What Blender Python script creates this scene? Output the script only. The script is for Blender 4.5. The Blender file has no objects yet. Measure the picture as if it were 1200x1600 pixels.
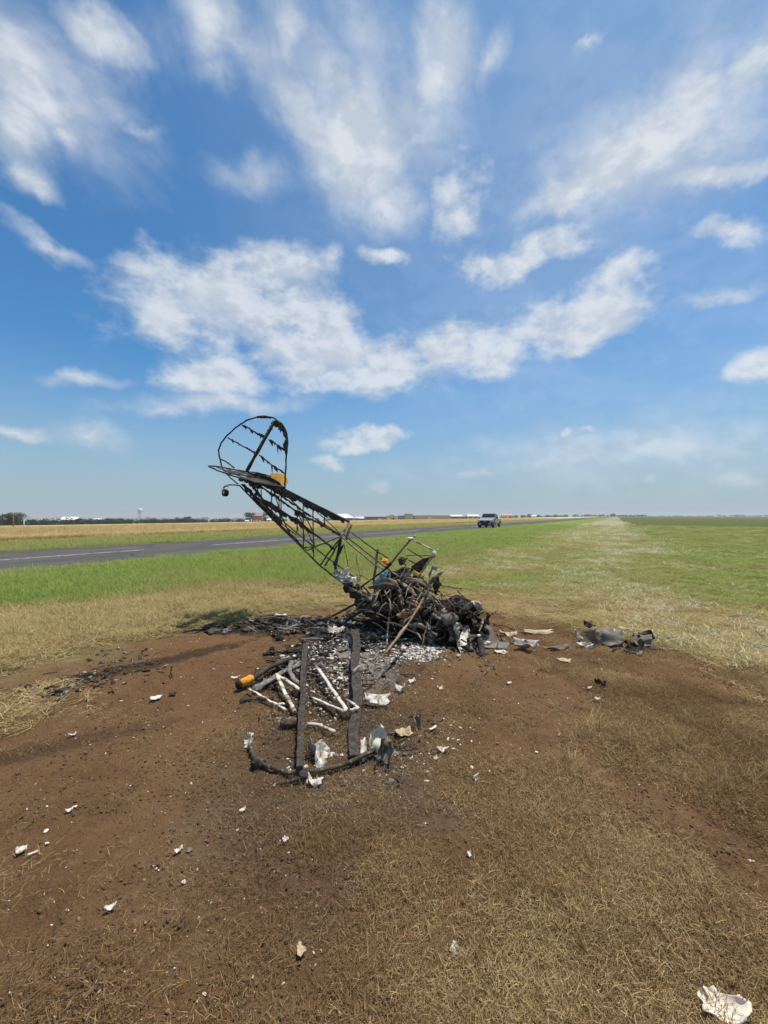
import bpy, math, random
import numpy as np
from mathutils import Vector, Matrix

random.seed(7)
RNG = np.random.default_rng(11)
S = bpy.context.scene
COL = S.collection
R = math.radians

# ------------------------------------------------------------------ camera
F_PX, CAM_H, HOR = 620.0, 1.55, 806.5          # photo units: 1200 x 1600
cam_d = bpy.data.cameras.new('camera')
cam = bpy.data.objects.new('camera', cam_d)
COL.objects.link(cam)
cam.location = (0, 0, CAM_H)
cam.rotation_euler = (R(90), 0, 0)
cam_d.sensor_fit = 'VERTICAL'
cam_d.sensor_height = 24.0
cam_d.lens = 24.0 * F_PX / 1600.0
cam_d.shift_y = (HOR - 800.0) / 1600.0
cam_d.clip_start = 0.05
cam_d.clip_end = 20000
S.camera = cam

# ------------------------------------------------------------------ view, sun
S.view_settings.view_transform = 'Standard'
S.view_settings.look = 'None'
S.view_settings.gamma = 1.0
S.view_settings.exposure = 0.14
S.view_settings.use_curve_mapping = False
S.render.engine = 'CYCLES'
S.cycles.max_bounces = 6
S.cycles.transparent_max_bounces = 8

SUN_V = Vector((0.25, 0.14, 1.0)).normalized()  # towards the sun
SUN_EL = math.asin(SUN_V.z)
SUN_AZ = math.atan2(SUN_V.x, SUN_V.y)
sd = bpy.data.lights.new('sun', 'SUN')
sd.energy = 4.6
sd.angle = R(0.55)
sd.color = (1.0, 0.925, 0.81)
so = bpy.data.objects.new('sun', sd)
COL.objects.link(so)
so.location = (20, 10, 60)
so.rotation_euler = (-SUN_V).to_track_quat('-Z', 'Y').to_euler()


# ------------------------------------------------------------------ node helper
class NT:
    def __init__(self, tree):
        self.t = tree
        self.L = tree.links

    def put(self, sock, v):
        if v is None:
            return
        if isinstance(v, bpy.types.NodeSocket):
            self.L.new(v, sock)
        else:
            if hasattr(sock, 'default_value'):
                dv = sock.default_value
                if hasattr(dv, '__len__') and not hasattr(v, '__len__'):
                    v = [v] * len(dv)
                if hasattr(dv, '__len__') and len(dv) == 4 and len(v) == 3:
                    v = (*v, 1.0)
            sock.default_value = v

    def n(self, kind, out=0, props=None, **ins):
        nd = self.t.nodes.new(kind)
        for k, v in (props or {}).items():
            setattr(nd, k, v)
        for k, v in ins.items():
            key = int(k[1:]) if k[0] == 'i' and k[1:].isdigit() else k.replace('_', ' ')
            self.put(nd.inputs[key], v)
        return nd.outputs[out] if out is not None else nd

    def m(self, op, a, b=None, c=None, clamp=False):
        nd = self.t.nodes.new('ShaderNodeMath')
        nd.operation = op
        nd.use_clamp = clamp
        for i, v in enumerate((a, b, c)):
            self.put(nd.inputs[i], v)
        return nd.outputs[0]

    def vm(self, op, a, b=None, scale=None):
        nd = self.t.nodes.new('ShaderNodeVectorMath')
        nd.operation = op
        self.put(nd.inputs[0], a)
        self.put(nd.inputs[1], b)
        if scale is not None:
            self.put(nd.inputs['Scale'], scale)
        return nd.outputs['Value'] if op in ('DOT_PRODUCT', 'LENGTH', 'DISTANCE') else nd.outputs[0]

    def noise(self, vec, scale, detail=4, rough=0.55, dist=0.0, out=0, lac=2.0):
        return self.n('ShaderNodeTexNoise', out, Vector=vec, Scale=scale, Detail=detail, Roughness=rough, Distortion=dist, Lacunarity=lac)

    def rng(self, v, a, b, c=0.0, d=1.0, smooth=True):
        nd = self.t.nodes.new('ShaderNodeMapRange')
        nd.interpolation_type = 'SMOOTHSTEP' if smooth else 'LINEAR'
        for i, x in enumerate((v, a, b, c, d)):
            self.put(nd.inputs[i], x)
        return nd.outputs[0]

    def mix(self, f, a, b, mode='MIX'):
        nd = self.t.nodes.new('ShaderNodeMix')
        nd.data_type = 'RGBA'
        nd.blend_type = mode
        self.put(nd.inputs[0], f)
        self.put(nd.inputs[6], a)
        self.put(nd.inputs[7], b)
        return nd.outputs[2]

    def ramp(self, f, stops, interp='LINEAR'):
        nd = self.t.nodes.new('ShaderNodeValToRGB')
        cr = nd.color_ramp
        cr.interpolation = interp
        while len(cr.elements) > 1:
            cr.elements.remove(cr.elements[-1])
        for i, (p, c) in enumerate(stops):
            e = cr.elements[0] if i == 0 else cr.elements.new(p)
            e.position = p
            e.color = (*c, 1.0) if len(c) == 3 else c
        self.put(nd.inputs[0], f)
        return nd.outputs[0]

    def mapping(self, vec, loc=(0, 0, 0), rot=(0, 0, 0), scale=(1, 1, 1), kind='TEXTURE'):
        nd = self.t.nodes.new('ShaderNodeMapping')
        nd.vector_type = kind
        self.put(nd.inputs[0], vec)
        nd.inputs[1].default_value = loc
        nd.inputs[2].default_value = rot
        nd.inputs[3].default_value = scale
        return nd.outputs[0]

    def ell(self, vec, cx, cy, rx, ry, rot=0.0):
        """1 at the centre of an ellipse on the ground, 0 on its rim, negative outside"""
        v = self.mapping(vec, (cx, cy, 0), (0, 0, R(rot)), (rx, ry, 1e4))
        return self.m('SUBTRACT', 1.0, self.vm('LENGTH', v))


# ------------------------------------------------------------------ sky
world = bpy.data.worlds.new('World')
S.world = world
world.use_nodes = True
world.cycles.sampling_method = 'NONE'      # an even sky: no need to aim rays at it
wt = world.node_tree
wt.nodes.clear()
W = NT(wt)
sky = wt.nodes.new('ShaderNodeTexSky')
sky.sky_type = 'NISHITA'
sky.sun_disc = False
sky.sun_elevation = SUN_EL
sky.sun_rotation = SUN_AZ
sky.altitude = 200
sky.air_density = 1.0
sky.dust_density = 0.7
sky.ozone_density = 2.2
SKY_STRENGTH = 0.092
D = wt.nodes.new('ShaderNodeTexCoord').outputs['Generated']
sep = wt.nodes.new('ShaderNodeSeparateXYZ')
wt.links.new(D, sep.inputs[0])
dz = W.m('MAXIMUM', sep.outputs[2], 0.0)
# point of the ray on a flat cloud deck: detail shrinks towards the horizon
deck = W.vm('SCALE', D, scale=W.m('DIVIDE', 1.0, W.m('ADD', dz, 0.22)))
warp = W.vm('SUBTRACT', W.noise(D, 3.2, 3, 0.5, out=1), (0.5, 0.5, 0.5))
warp2 = W.vm('SUBTRACT', W.noise(D, 11.0, 4, 0.6, out=1), (0.5, 0.5, 0.5))
Dw = W.vm('ADD', W.vm('ADD', D, W.vm('SCALE', warp, scale=0.10)), W.vm('SCALE', warp2, scale=0.075))


def sky_dir(px, py):
    return Vector(((px - 600) / F_PX, 1.0, (HOR - py) / F_PX)).normalized()


def cloud_field(blobs):
    f = None
    for cx, cy, rx, ry, rot, amp in blobs:
        c, s = math.cos(R(rot)), math.sin(R(rot))
        o = sky_dir(cx, cy)
        e1 = (sky_dir(cx + rx * c, cy + rx * s) - sky_dir(cx - rx * c, cy - rx * s)) / 2
        e2 = (sky_dir(cx - ry * s, cy + ry * c) - sky_dir(cx + ry * s, cy - ry * c)) / 2
        a = e1.normalized()
        b = o.cross(a).normalized()
        M = Matrix((a, b, a.cross(b))).transposed()
        ln = W.vm('LENGTH', W.mapping(Dw, o, M.to_euler(), (e1.length, max(abs(e2.dot(b)), 1e-3), 0.5)))
        v = W.m('MULTIPLY_ADD', ln, -amp, amp)
        f = v if f is None else W.m('SMOOTH_MAX', f, v, 0.12)
    return f


CUMULUS = [  # centre, radii (as angles, given in photo units), turn, weight
    (362, 480, 165, 92, 8, 1.15), (285, 490, 85, 60, 0, 1.0), (435, 440, 100, 70, 0, 1.0), (490, 515, 115, 65, 20, 1.0),
    (500, 565, 190, 60, 4, 1.1), (345, 588, 105, 42, 0, 1.0), (610, 572, 135, 50, -5, 1.0), (690, 550, 55, 42, 0, .9),
    (750, 538, 95, 46, 0, 1.15), (800, 515, 70, 40, 0, .95), (850, 505, 62, 55, 40, .95), (930, 482, 82, 52, 0, .95),
    (880, 525, 70, 36, 0, 1.2), (962, 418, 48, 28, -15, .8), (830, 392, 115, 32, -18, .9), (750, 410, 62, 24, 0, .85),
    (566, 678, 66, 27, 0, 1.9), (1185, 568, 62, 34, -15, 1.0), (1150, 350, 78, 25, 0, .9), (715, 330, 40, 62, 0, .7),
    (605, 408, 28, 11, 0, .7), (893, 688, 17, 20, 0, .8), (937, 680, 20, 8, 0, .7), (520, 718, 20, 9, 0, .45), (1140, 748, 30, 10, 0, .4),
    (735, 752, 18, 10, 0, .4), (595, 760, 22, 9, 0, .35), (1020, 750, 24, 8, 0, .35)]
CIRRUS = [
    (530, 150, 190, 60, 48, .55), (640, 190, 90, 120, 0, .55), (380, 90, 130, 60, 20, .5), (100, 150, 190, 90, 35, .5), (1020, 220, 240, 90, -28, .55),
    (570, 235, 120, 115, 40, .95), (690, 110, 62, 140, 5, .85), (610, 330, 55, 50, 0, .7), (480, 190, 110, 50, 45, .65),
    (335, 50, 75, 80, 20, .8), (450, 70, 34, 80, 0, .65), (770, 105, 22, 45, 30, .5), (560, 80, 60, 90, 0, .4), (340, 120, 50, 40, 0, .5),
    (60, 135, 130, 62, 38, 1.0), (25, 190, 70, 75, 0, .9), (175, 75, 70, 40, 32, .85), (35, 258, 50, 32, 20, .75), (110, 210, 60, 30, 20, .6),
    (980, 235, 165, 52, -30, 1.0), (1070, 175, 100, 52, -30, .95), (1165, 115, 85, 45, -35, .9), (880, 300, 95, 26, -30, .85), (1120, 255, 130, 24, -8, .85),
    (80, 375, 85, 13, 28, .55), (140, 583, 55, 11, 5, .5), (30, 662, 60, 12, 0, .6), (140, 680, 62, 22, 15, .55), (390, 268, 60, 36, 0, .5),
    (910, 90, 24, 9, -40, .6), (1130, 450, 70, 13, -10, .5), (230, 200, 30, 14, 0, .35), (340, 628, 130, 17, 0, .6), (250, 635, 60, 10, 0, .4),
    (1000, 715, 330, 40, -2, .35), (1150, 690, 120, 30, 0, .3), (1190, 60, 60, 60, 0, .3)]
fc = cloud_field(CUMULUS)
fi = cloud_field(CIRRUS)
# outside the part of the sky in view the same kind of cloud goes on
away = W.rng(W.vm('DOT_PRODUCT', D, tuple(sky_dir(600, 560))), 0.62, 0.45)
cover = W.noise(deck, 1.15, 3, 0.5)
fc = W.m('MAXIMUM', fc, W.m('MULTIPLY_ADD', away, W.rng(cover, 0.5, 0.75, -0.4, 0.9, False), W.m('MULTIPLY_ADD', away, 1.0, -1.0)))
fi = W.m('MAXIMUM', fi, W.m('MULTIPLY_ADD', away, W.rng(cover, 0.42, 0.7, -0.3, 0.8, False), W.m('MULTIPLY_ADD', away, 1.0, -1.0)))
puff = W.mapping(D, scale=(1.0, 1.0, 0.62), kind='TEXTURE')
n_c = W.noise(puff, 8.5, 9, 0.59, 0.1)
n_i = W.noise(W.mapping(D, scale=(1.5, 1.5, 0.8), rot=(R(20), R(35), R(10)), kind='TEXTURE'), 6.0, 9, 0.64, 0.35)
dc = W.rng(W.m('MULTIPLY_ADD', W.m('SUBTRACT', n_c, 0.5), 2.25, W.m('MINIMUM', fc, 0.62)), -0.20, 0.74)
di = W.rng(W.m('MULTIPLY_ADD', W.m('SUBTRACT', n_i, 0.5), 1.15, W.m('MINIMUM', fi, 0.75)), -0.30, 0.80)
thin = W.rng(W.vm('DOT_PRODUCT', D, tuple(sky_dir(1500, 150))), 0.25, 1.0)          # a thin high veil over the sunward side
veil = W.m('MULTIPLY', W.rng(W.noise(deck, 0.8, 5, 0.6), 0.2, 0.8), W.m('MULTIPLY_ADD', thin, 0.30, 0.0))
low = W.rng(sep.outputs[2], 0.36, -0.02, 0.0, 0.90)        # humid air thickens towards the horizon
dens = W.m('MAXIMUM', W.m('MULTIPLY', dc, 0.84), W.m('MULTIPLY', di, 0.88))
dens = W.m('ADD', dens, W.m('MULTIPLY', veil, W.m('SUBTRACT', 1.0, dens)))
n_s = W.noise(W.vm('ADD', puff, (0.012, 0.005, 0.030)), 8.5, 6, 0.59, 0.1)
lit = W.rng(W.m('SUBTRACT', n_c, n_s), -0.10, 0.10)
ccol = W.mix(lit, (0.53, 0.585, 0.65), (0.70, 0.735, 0.77))
hazec = (0.345, 0.430, 0.485)
blue = W.mix(1.0, sky.outputs[0], (0.53, 1.06, 1.33), 'MULTIPLY')
bg_sky = W.n('ShaderNodeBackground', Color=blue, Strength=SKY_STRENGTH)
bg_cl = W.n('ShaderNodeBackground', Color=ccol, Strength=1.0)
bg_hz = W.n('ShaderNodeBackground', Color=hazec, Strength=1.0)
mx0 = W.n('ShaderNodeMixShader', i0=low, i1=bg_sky, i2=bg_hz)
mx = W.n('ShaderNodeMixShader', i0=W.m('MULTIPLY', dens, W.rng(sep.outputs[2], 0.0, 0.2, 0.35, 1.0)), i1=mx0, i2=bg_cl)
wo = wt.nodes.new('ShaderNodeOutputWorld')
wt.links.new(mx, wo.inputs[0])


# ------------------------------------------------------------------ noise for placing and shaping things
_TAB = RNG.random((256, 256))


def vnoise(x, y, seed=0):
    x = np.asarray(x, float) + seed * 17.37
    y = np.asarray(y, float) + seed * 9.71
    xi, yi = np.floor(x).astype(int), np.floor(y).astype(int)
    fx, fy = x - xi, y - yi
    fx, fy = fx * fx * (3 - 2 * fx), fy * fy * (3 - 2 * fy)
    g = lambda a, b: _TAB[a & 255, b & 255]
    return (g(xi, yi) * (1 - fx) + g(xi + 1, yi) * fx) * (1 - fy) + (g(xi, yi + 1) * (1 - fx) + g(xi + 1, yi + 1) * fx) * fy


def fbm(x, y, octv=4, seed=0, gain=0.5):
    t, a, n = 0.0, 1.0, 0.0
    for k in range(octv):
        t = t + a * vnoise(x * 2 ** k, y * 2 ** k, seed + k * 3)
        n += a
        a *= gain
    return t / n


def sstep(a, b, v):
    t = np.clip((v - a) / (b - a), 0, 1)
    return t * t * (3 - 2 * t)


# ------------------------------------------------------------------ the lie of the land
TH = math.atan2(965 - 600, F_PX)             # the runway runs off to the right of straight ahead
DIRV = np.array((math.sin(TH), math.cos(TH)))
LATV = np.array((-math.cos(TH), math.sin(TH)))   # sideways, to the left
RW0, RW1 = 14.5, 22.6                        # runway edges, metres to the left of the camera's line


def lat(x, y):
    return x * LATV[0] + y * LATV[1]


def xy(L, s):
    return LATV[0] * L + DIRV[0] * s, LATV[1] * L + DIRV[1] * s


def dirt_mask(x, y):
    """1 on the scorched bare soil, 0 out on the grass"""
    n = (fbm(x * 0.9, y * 0.9, 4, 3) - 0.5) * 0.9
    d = np.sqrt(((x - 0.12) / 3.75) ** 2 + ((y - 2.9) / 4.0) ** 2)
    return sstep(1.25, 0.85, d + n)


def dry_mask(x, y):
    n = (fbm(x * 0.35, y * 0.35, 4, 8) - 0.5) * 0.5
    d = np.sqrt(((x + 0.6) / 7.4) ** 2 + ((y - 3.2) / 5.4) ** 2)
    return sstep(1.22, 0.88, d + n)


def height(x, y):
    x, y = np.asarray(x, float), np.asarray(y, float)
    L = lat(x, y)
    h = -0.0165 * np.maximum(L - 32, 0)
    r = np.sqrt(x * x + y * y)
    near = sstep(14, 7, r)
    dm = dirt_mask(x, y)
    rough = (fbm(x * 1.6, y * 1.6, 3, 1) - 0.5) * 0.05 + (fbm(x * 7, y * 7, 4, 2, 0.6) - 0.5) * 0.035
    rough = rough + np.maximum(fbm(x * 13, y * 13, 2, 5) - 0.58, 0) * 0.06 - np.maximum(fbm(x * 4, y * 4, 3, 6) - 0.60, 0) * 0.16
    return h + near * rough * (0.75 + 0.25 * dm)


def gz(x, y):
    return float(height(x, y))


def axis(lo, hi, step, far, n):
    core = np.arange(lo, hi + 1e-6, step)
    a = np.geomspace(step, far, n)
    return np.concatenate((lo - np.cumsum(a)[::-1] if lo < 0 else lo - np.array([1.0, 0.5, 0.25, 0.1])[:0], core, hi + np.cumsum(a)))


gxs = axis(-4.6, 4.6, 0.03, 1400, 62)
gys = np.concatenate(([-6000, -1500, -300, -60, -12, -4, -1.5, -0.3, 0.4], np.arange(0.8, 8.2, 0.03), 8.2 + np.cumsum(np.geomspace(0.03, 1400, 70))))


def grid_mesh(name, X, Y, Z):
    ny, nx = X.shape
    co = np.stack((X, Y, Z), -1).reshape(-1, 3).astype(np.float32)
    idx = np.arange(nx * ny).reshape(ny, nx)
    q = np.stack((idx[:-1, :-1], idx[:-1, 1:], idx[1:, 1:], idx[1:, :-1]), -1).reshape(-1, 4)
    return np_mesh(name, co, q)


def np_mesh(name, co, faces, smooth=True):
    me = bpy.data.meshes.new(name)
    k = faces.shape[1]
    me.vertices.add(len(co))
    me.vertices.foreach_set('co', np.ascontiguousarray(co, np.float32).ravel())
    me.loops.add(faces.size)
    me.loops.foreach_set('vertex_index', np.ascontiguousarray(faces, np.int32).ravel())
    me.polygons.add(len(faces))
    me.polygons.foreach_set('loop_start', np.arange(0, faces.size, k, dtype=np.int32))
    me.polygons.foreach_set('use_smooth', np.full(len(faces), smooth))
    me.update()
    return me


# ------------------------------------------------------------------ objects and tags
def link(name, me, mats=None, parent=None):
    o = bpy.data.objects.new(name, me)
    COL.objects.link(o)
    if mats is not None:
        for mm in (mats if isinstance(mats, (list, tuple)) else [mats]):
            me.materials.append(mm)
    if parent is not None:
        o.parent = parent
    return o


def tag(o, label=None, cat=None, group=None, kind=None):
    if label:
        o['label'] = label
    if cat:
        o['category'] = cat
    if group:
        o['group'] = group
    if kind:
        o['kind'] = kind
    return o


def empty(name, loc=(0, 0, 0), rz=0.0):
    o = bpy.data.objects.new(name, None)
    COL.objects.link(o)
    o.empty_display_size = 0.2
    o.location = loc
    o.rotation_euler = (0, 0, rz)
    return o


def copy_tree(o, parent=None):
    c = o.copy()
    COL.objects.link(c)
    c.parent = parent
    for ch in list(o.children):
        copy_tree(ch, c)
    return c


class MB:
    """gathers shapes, then becomes ONE mesh object"""

    def __init__(self):
        self.v, self.f, self.sm = [], [], []

    def add(self, vs, fs, smooth=False):
        b = len(self.v)
        self.v += [tuple(v) for v in vs]
        self.f += [tuple(b + i for i in f) for f in fs]
        self.sm += [smooth] * len(fs)
        return self

    def box(self, c, s, rz=0.0, M=None):
        cx, cy, cz = c
        hx, hy, hz = s[0] / 2, s[1] / 2, s[2] / 2
        vs = [Vector((x, y, z)) for z in (-hz, hz) for x, y in ((-hx, -hy), (hx, -hy), (hx, hy), (-hx, hy))]
        if rz:
            rm = Matrix.Rotation(rz, 3, 'Z')
            vs = [rm @ v for v in vs]
        if M is not None:
            vs = [M @ v for v in vs]
        vs = [v + Vector(c) for v in vs]
        return self.add(vs, [(3, 2, 1, 0), (4, 5, 6, 7), (0, 1, 5, 4), (1, 2, 6, 5), (2, 3, 7, 6), (3, 0, 4, 7)])

    def tube(self, pts, rad, seg=7, wob=0.0, cap=True, flat=1.0):
        pts = [Vector(p) for p in pts]
        n = len(pts)
        rads = rad if isinstance(rad, (list, tuple)) else [rad] * n
        vs, fs = [], []
        up = Vector((0, 0, 1))
        prev = None
        for i, p in enumerate(pts):
            t = (pts[min(i + 1, n - 1)] - pts[max(i - 1, 0)]).normalized()
            if prev is None:
                a = t.cross(up if abs(t.z) < 0.95 else Vector((1, 0, 0))).normalized()
            else:
                a = (prev - t * prev.dot(t)).normalized()
            prev = a
            b = t.cross(a)
            for k in range(seg):
                w = 2 * math.pi * k / seg
                r = rads[i] * (1 + random.uniform(-wob, wob))
                vs.append(p + a * (math.cos(w) * r) + b * (math.sin(w) * r * flat))
        for i in range(n - 1):
            for k in range(seg):
                fs.append((i * seg + k, i * seg + (k + 1) % seg, (i + 1) * seg + (k + 1) % seg, (i + 1) * seg + k))
        if cap:
            fs.append(tuple(range(seg - 1, -1, -1)))
            fs.append(tuple((n - 1) * seg + k for k in range(seg)))
        return self.add(vs, fs, True)

    def blob(self, c, r, sub=2, rough=0.25, freq=1.6, seed=0, flat_below=None):
        me = _ico(sub)
        vs = []
        for v in me[0]:
            n = 1 + rough * 2 * (fbm((v[0] + 3) * freq + v[2] * 1.7, (v[1] + 5) * freq + v[2] * 2.3, 3, seed) - 0.5)
            q = Vector((c[0] + v[0] * r[0] * n, c[1] + v[1] * r[1] * n, c[2] + v[2] * r[2] * n))
            if flat_below is not None and q.z < flat_below:
                q.z = flat_below
            vs.append(q)
        return self.add(vs, me[1], rough < 0.22)

    def sheet(self, M, w, h, nx=6, ny=6, amp=0.02, rag=0.18, thick=0.003, seed=0, curl=0.0):
        """a torn, crumpled sheet with thickness; M places its middle"""
        vs, fs = [], []
        for side in (1, -1):
            for j in range(ny + 1):
                for i in range(nx + 1):
                    u, v = i / nx - .5, j / ny - .5
                    e = 1 - rag * (vnoise(u * 5 + 9, v * 5 + 3, seed) * (abs(u) + abs(v)) * 1.2)
                    z = amp * 2 * (fbm(u * 3 + 5, v * 3 + 7, 3, seed + 2) - .5) + curl * (u * u * 4)
                    vs.append(M @ Vector((u * w * e, v * h * e, z + side * thick / 2)))
        st = (nx + 1) * (ny + 1)
        q = lambda i, j: j * (nx + 1) + i
        for j in range(ny):
            for i in range(nx):
                fs.append((q(i, j), q(i + 1, j), q(i + 1, j + 1), q(i, j + 1)))
                fs.append((st + q(i, j + 1), st + q(i + 1, j + 1), st + q(i + 1, j), st + q(i, j)))
        ring = [q(i, 0) for i in range(nx)] + [q(nx, j) for j in range(ny)] + [q(i, ny) for i in range(nx, 0, -1)] + [q(0, j) for j in range(ny, 0, -1)]
        for a, b in zip(ring, ring[1:] + ring[:1]):
            fs.append((a, st + a, st + b, b))
        return self.add(vs, fs, True)

    def poly(self, pts, thick, nrm):
        """flat plate from a traced outline, given its thickness along nrm"""
        nrm = Vector(nrm).normalized() * thick
        n = len(pts)
        vs = [Vector(p) for p in pts] + [Vector(p) + nrm for p in pts]
        fs = [tuple(range(n)), tuple(range(2 * n - 1, n - 1, -1))]
        fs += [(i, n + i, n + (i + 1) % n, (i + 1) % n) for i in range(n)]
        return self.add(vs, fs)

    def mesh(self, name, off=(0, 0, 0)):
        me = bpy.data.meshes.new(name)
        o = Vector(off)
        me.from_pydata([Vector(v) - o for v in self.v], [], self.f)
        me.polygons.foreach_set('use_smooth', self.sm)
        me.update()
        return me

    def build(self, name, mats, parent=None, off=None):
        if off is None:
            off = (0, 0, 0)
            p = parent
            while p is not None:
                off = Vector(off) + p.location
                p = p.parent
        return link(name, self.mesh(name, off), mats, parent)


_icos = {}


def _ico(sub):
    if sub not in _icos:
        import bmesh
        bm = bmesh.new()
        bmesh.ops.create_icosphere(bm, subdivisions=sub, radius=1.0)
        _icos[sub] = ([tuple(v.co) for v in bm.verts], [tuple(v.index for v in f.verts) for f in bm.faces])
        bm.free()
    return _icos[sub]


def P(px, py, y):
    """the point at distance y (metres ahead) that the photograph shows at px, py"""
    return Vector(((px - 600) / F_PX * y, y, CAM_H - (py - HOR) / F_PX * y))


def G(px, py):
    """the point of the ground that the photograph shows at px, py"""
    y = F_PX * CAM_H / (py - HOR)
    for _ in range(3):
        x = (px - 600) / F_PX * y
        y = F_PX * (CAM_H - gz(x, y)) / (py - HOR)
    x = (px - 600) / F_PX * y
    return Vector((x, y, gz(x, y)))


# ------------------------------------------------------------------ materials
MATS = {}


def newmat(name):
    m = bpy.data.materials.new(name)
    m.use_nodes = True
    m.node_tree.nodes.clear()
    t = NT(m.node_tree)
    MATS[name] = m
    return m, t


def finish(t, color, rough=0.8, bump=None, bump_d=0.01, spec=0.3, metal=0.0, shader=None, **kw):
    nrm = None
    if bump is not None:
        nrm = t.n('ShaderNodeBump', Height=bump, Distance=bump_d, Strength=1.0)
    if shader is None:
        nd = t.n('ShaderNodeBsdfPrincipled', None)
        for k, v in (('Base Color', color), ('Roughness', rough), ('Metallic', metal), ('Specular IOR Level', spec), ('Normal', nrm)):
            if v is not None:
                t.put(nd.inputs[k], v)
        for k, v in kw.items():
            t.put(nd.inputs[k.replace('_', ' ')], v)
        shader = nd.outputs[0]
    o = t.t.nodes.new('ShaderNodeOutputMaterial')
    t.L.new(shader, o.inputs[0])


def simple(name, a, b=None, scale=6.0, rough=0.7, metal=0.0, spec=0.3, bump=0.0, c=None, cover=0.55, **kw):
    """two tones broken up by noise, and a third in patches"""
    m, t = newmat(name)
    co = t.n('ShaderNodeTexCoord', 3)
    n = t.noise(co, scale, 6, 0.62)
    col = t.mix(t.rng(n, 0.32, 0.68), a, b if b else a)
    if c is not None:
        n2 = t.noise(t.vm('ADD', co, (7.3, 2.1, 4.4)), scale * 1.7, 6, 0.65)
        col = t.mix(t.rng(n2, cover, cover + 0.1), col, c)
    finish(t, col, rough, n if bump else None, bump, spec, metal, **kw)
    return m


simple('char', (0.018, 0.016, 0.014), (0.062, 0.053, 0.046), 14, 0.85, bump=0.006, c=(0.17, 0.13, 0.095), cover=0.56)
simple('char_black', (0.012, 0.010, 0.009), (0.050, 0.040, 0.031), 18, 0.9, spec=.12, bump=0.012, c=(0.095, 0.075, 0.058), cover=.60)
simple('burnt_steel', (0.034, 0.028, 0.024), (0.10, 0.078, 0.058), 22, 0.7, 0.15, spec=.15, c=(0.22, 0.155, 0.10), cover=0.54)
simple('scaled_steel', (0.115, 0.095, 0.07), (0.26, 0.215, 0.16), 18, 0.7, 0.1, c=(0.06, 0.045, 0.035), cover=0.6)
simple('dark_steel', (0.012, 0.011, 0.011), (0.035, 0.03, 0.028), 30, 0.55, 0.2, c=(0.085, 0.07, 0.06), cover=0.64)
simple('burnt_white', (0.50, 0.46, 0.375), (0.70, 0.66, 0.57), 9, 0.75, spec=.15, bump=.004, c=(0.19, 0.155, 0.115), cover=0.51)
simple('white_scrap', (0.54, 0.50, 0.43), (0.72, 0.69, 0.62), 12, 0.85, spec=.1, c=(0.22, 0.165, 0.11), cover=0.53)
simple('ash', (0.46, 0.42, 0.365), (0.72, 0.68, 0.61), 30, 0.95, spec=.05, bump=0.01, c=(0.16, 0.135, 0.115), cover=0.54)
simple('grey_ash', (0.12, 0.11, 0.10), (0.27, 0.25, 0.23), 26, 0.95, bump=0.01, c=(0.035, 0.032, 0.03), cover=0.55)
simple('bare_metal', (0.30, 0.275, 0.24), (0.47, 0.44, 0.39), 7, 0.6, 0.2, c=(0.10, 0.09, 0.08), cover=0.56)
simple('grey_sheet', (0.13, 0.112, 0.092), (0.21, 0.185, 0.155), 8, 0.7, 0.1, c=(0.06, 0.05, 0.045), cover=0.6)
simple('orange_paint', (0.62, 0.24, 0.02), (0.66, 0.32, 0.04), 20, 0.7, c=(0.06, 0.035, 0.02), cover=0.53)
m, t = newmat('yellow_cloth')
co = t.n('ShaderNodeTexCoord', 3)
col = t.mix(t.rng(t.noise(co, 9, 5, .6), .35, .65), (0.78, 0.50, 0.12), (0.88, 0.64, 0.22))
finish(t, None, shader=t.n('ShaderNodeMixShader', i0=.65, i1=t.n('ShaderNodeBsdfDiffuse', Color=col), i2=t.n('ShaderNodeBsdfTranslucent', Color=col)))
simple('scorched_cloth', (0.50, 0.27, 0.07), (0.62, 0.38, 0.13), 16, 0.8, c=(0.12, 0.06, 0.03), cover=0.58)
simple('blue_cloth', (0.05, 0.22, 0.33), (0.09, 0.32, 0.42), 30, 0.8, c=(0.04, 0.06, 0.07), cover=0.58)
simple('maroon_cloth', (0.05, 0.015, 0.025), (0.09, 0.03, 0.045), 14, 0.85)
simple('tan_scrap', (0.40, 0.30, 0.19), (0.50, 0.40, 0.28), 12, 0.8, c=(0.2, 0.14, 0.09), cover=0.6)
simple('rubber', (0.018, 0.018, 0.018), (0.03, 0.029, 0.028), 20, 0.8)
simple('spar_wood', (0.036, 0.030, 0.027), (0.082, 0.070, 0.060), 26, 0.9, spec=.1, bump=0.008, c=(0.17, 0.145, 0.12), cover=0.59)


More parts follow.
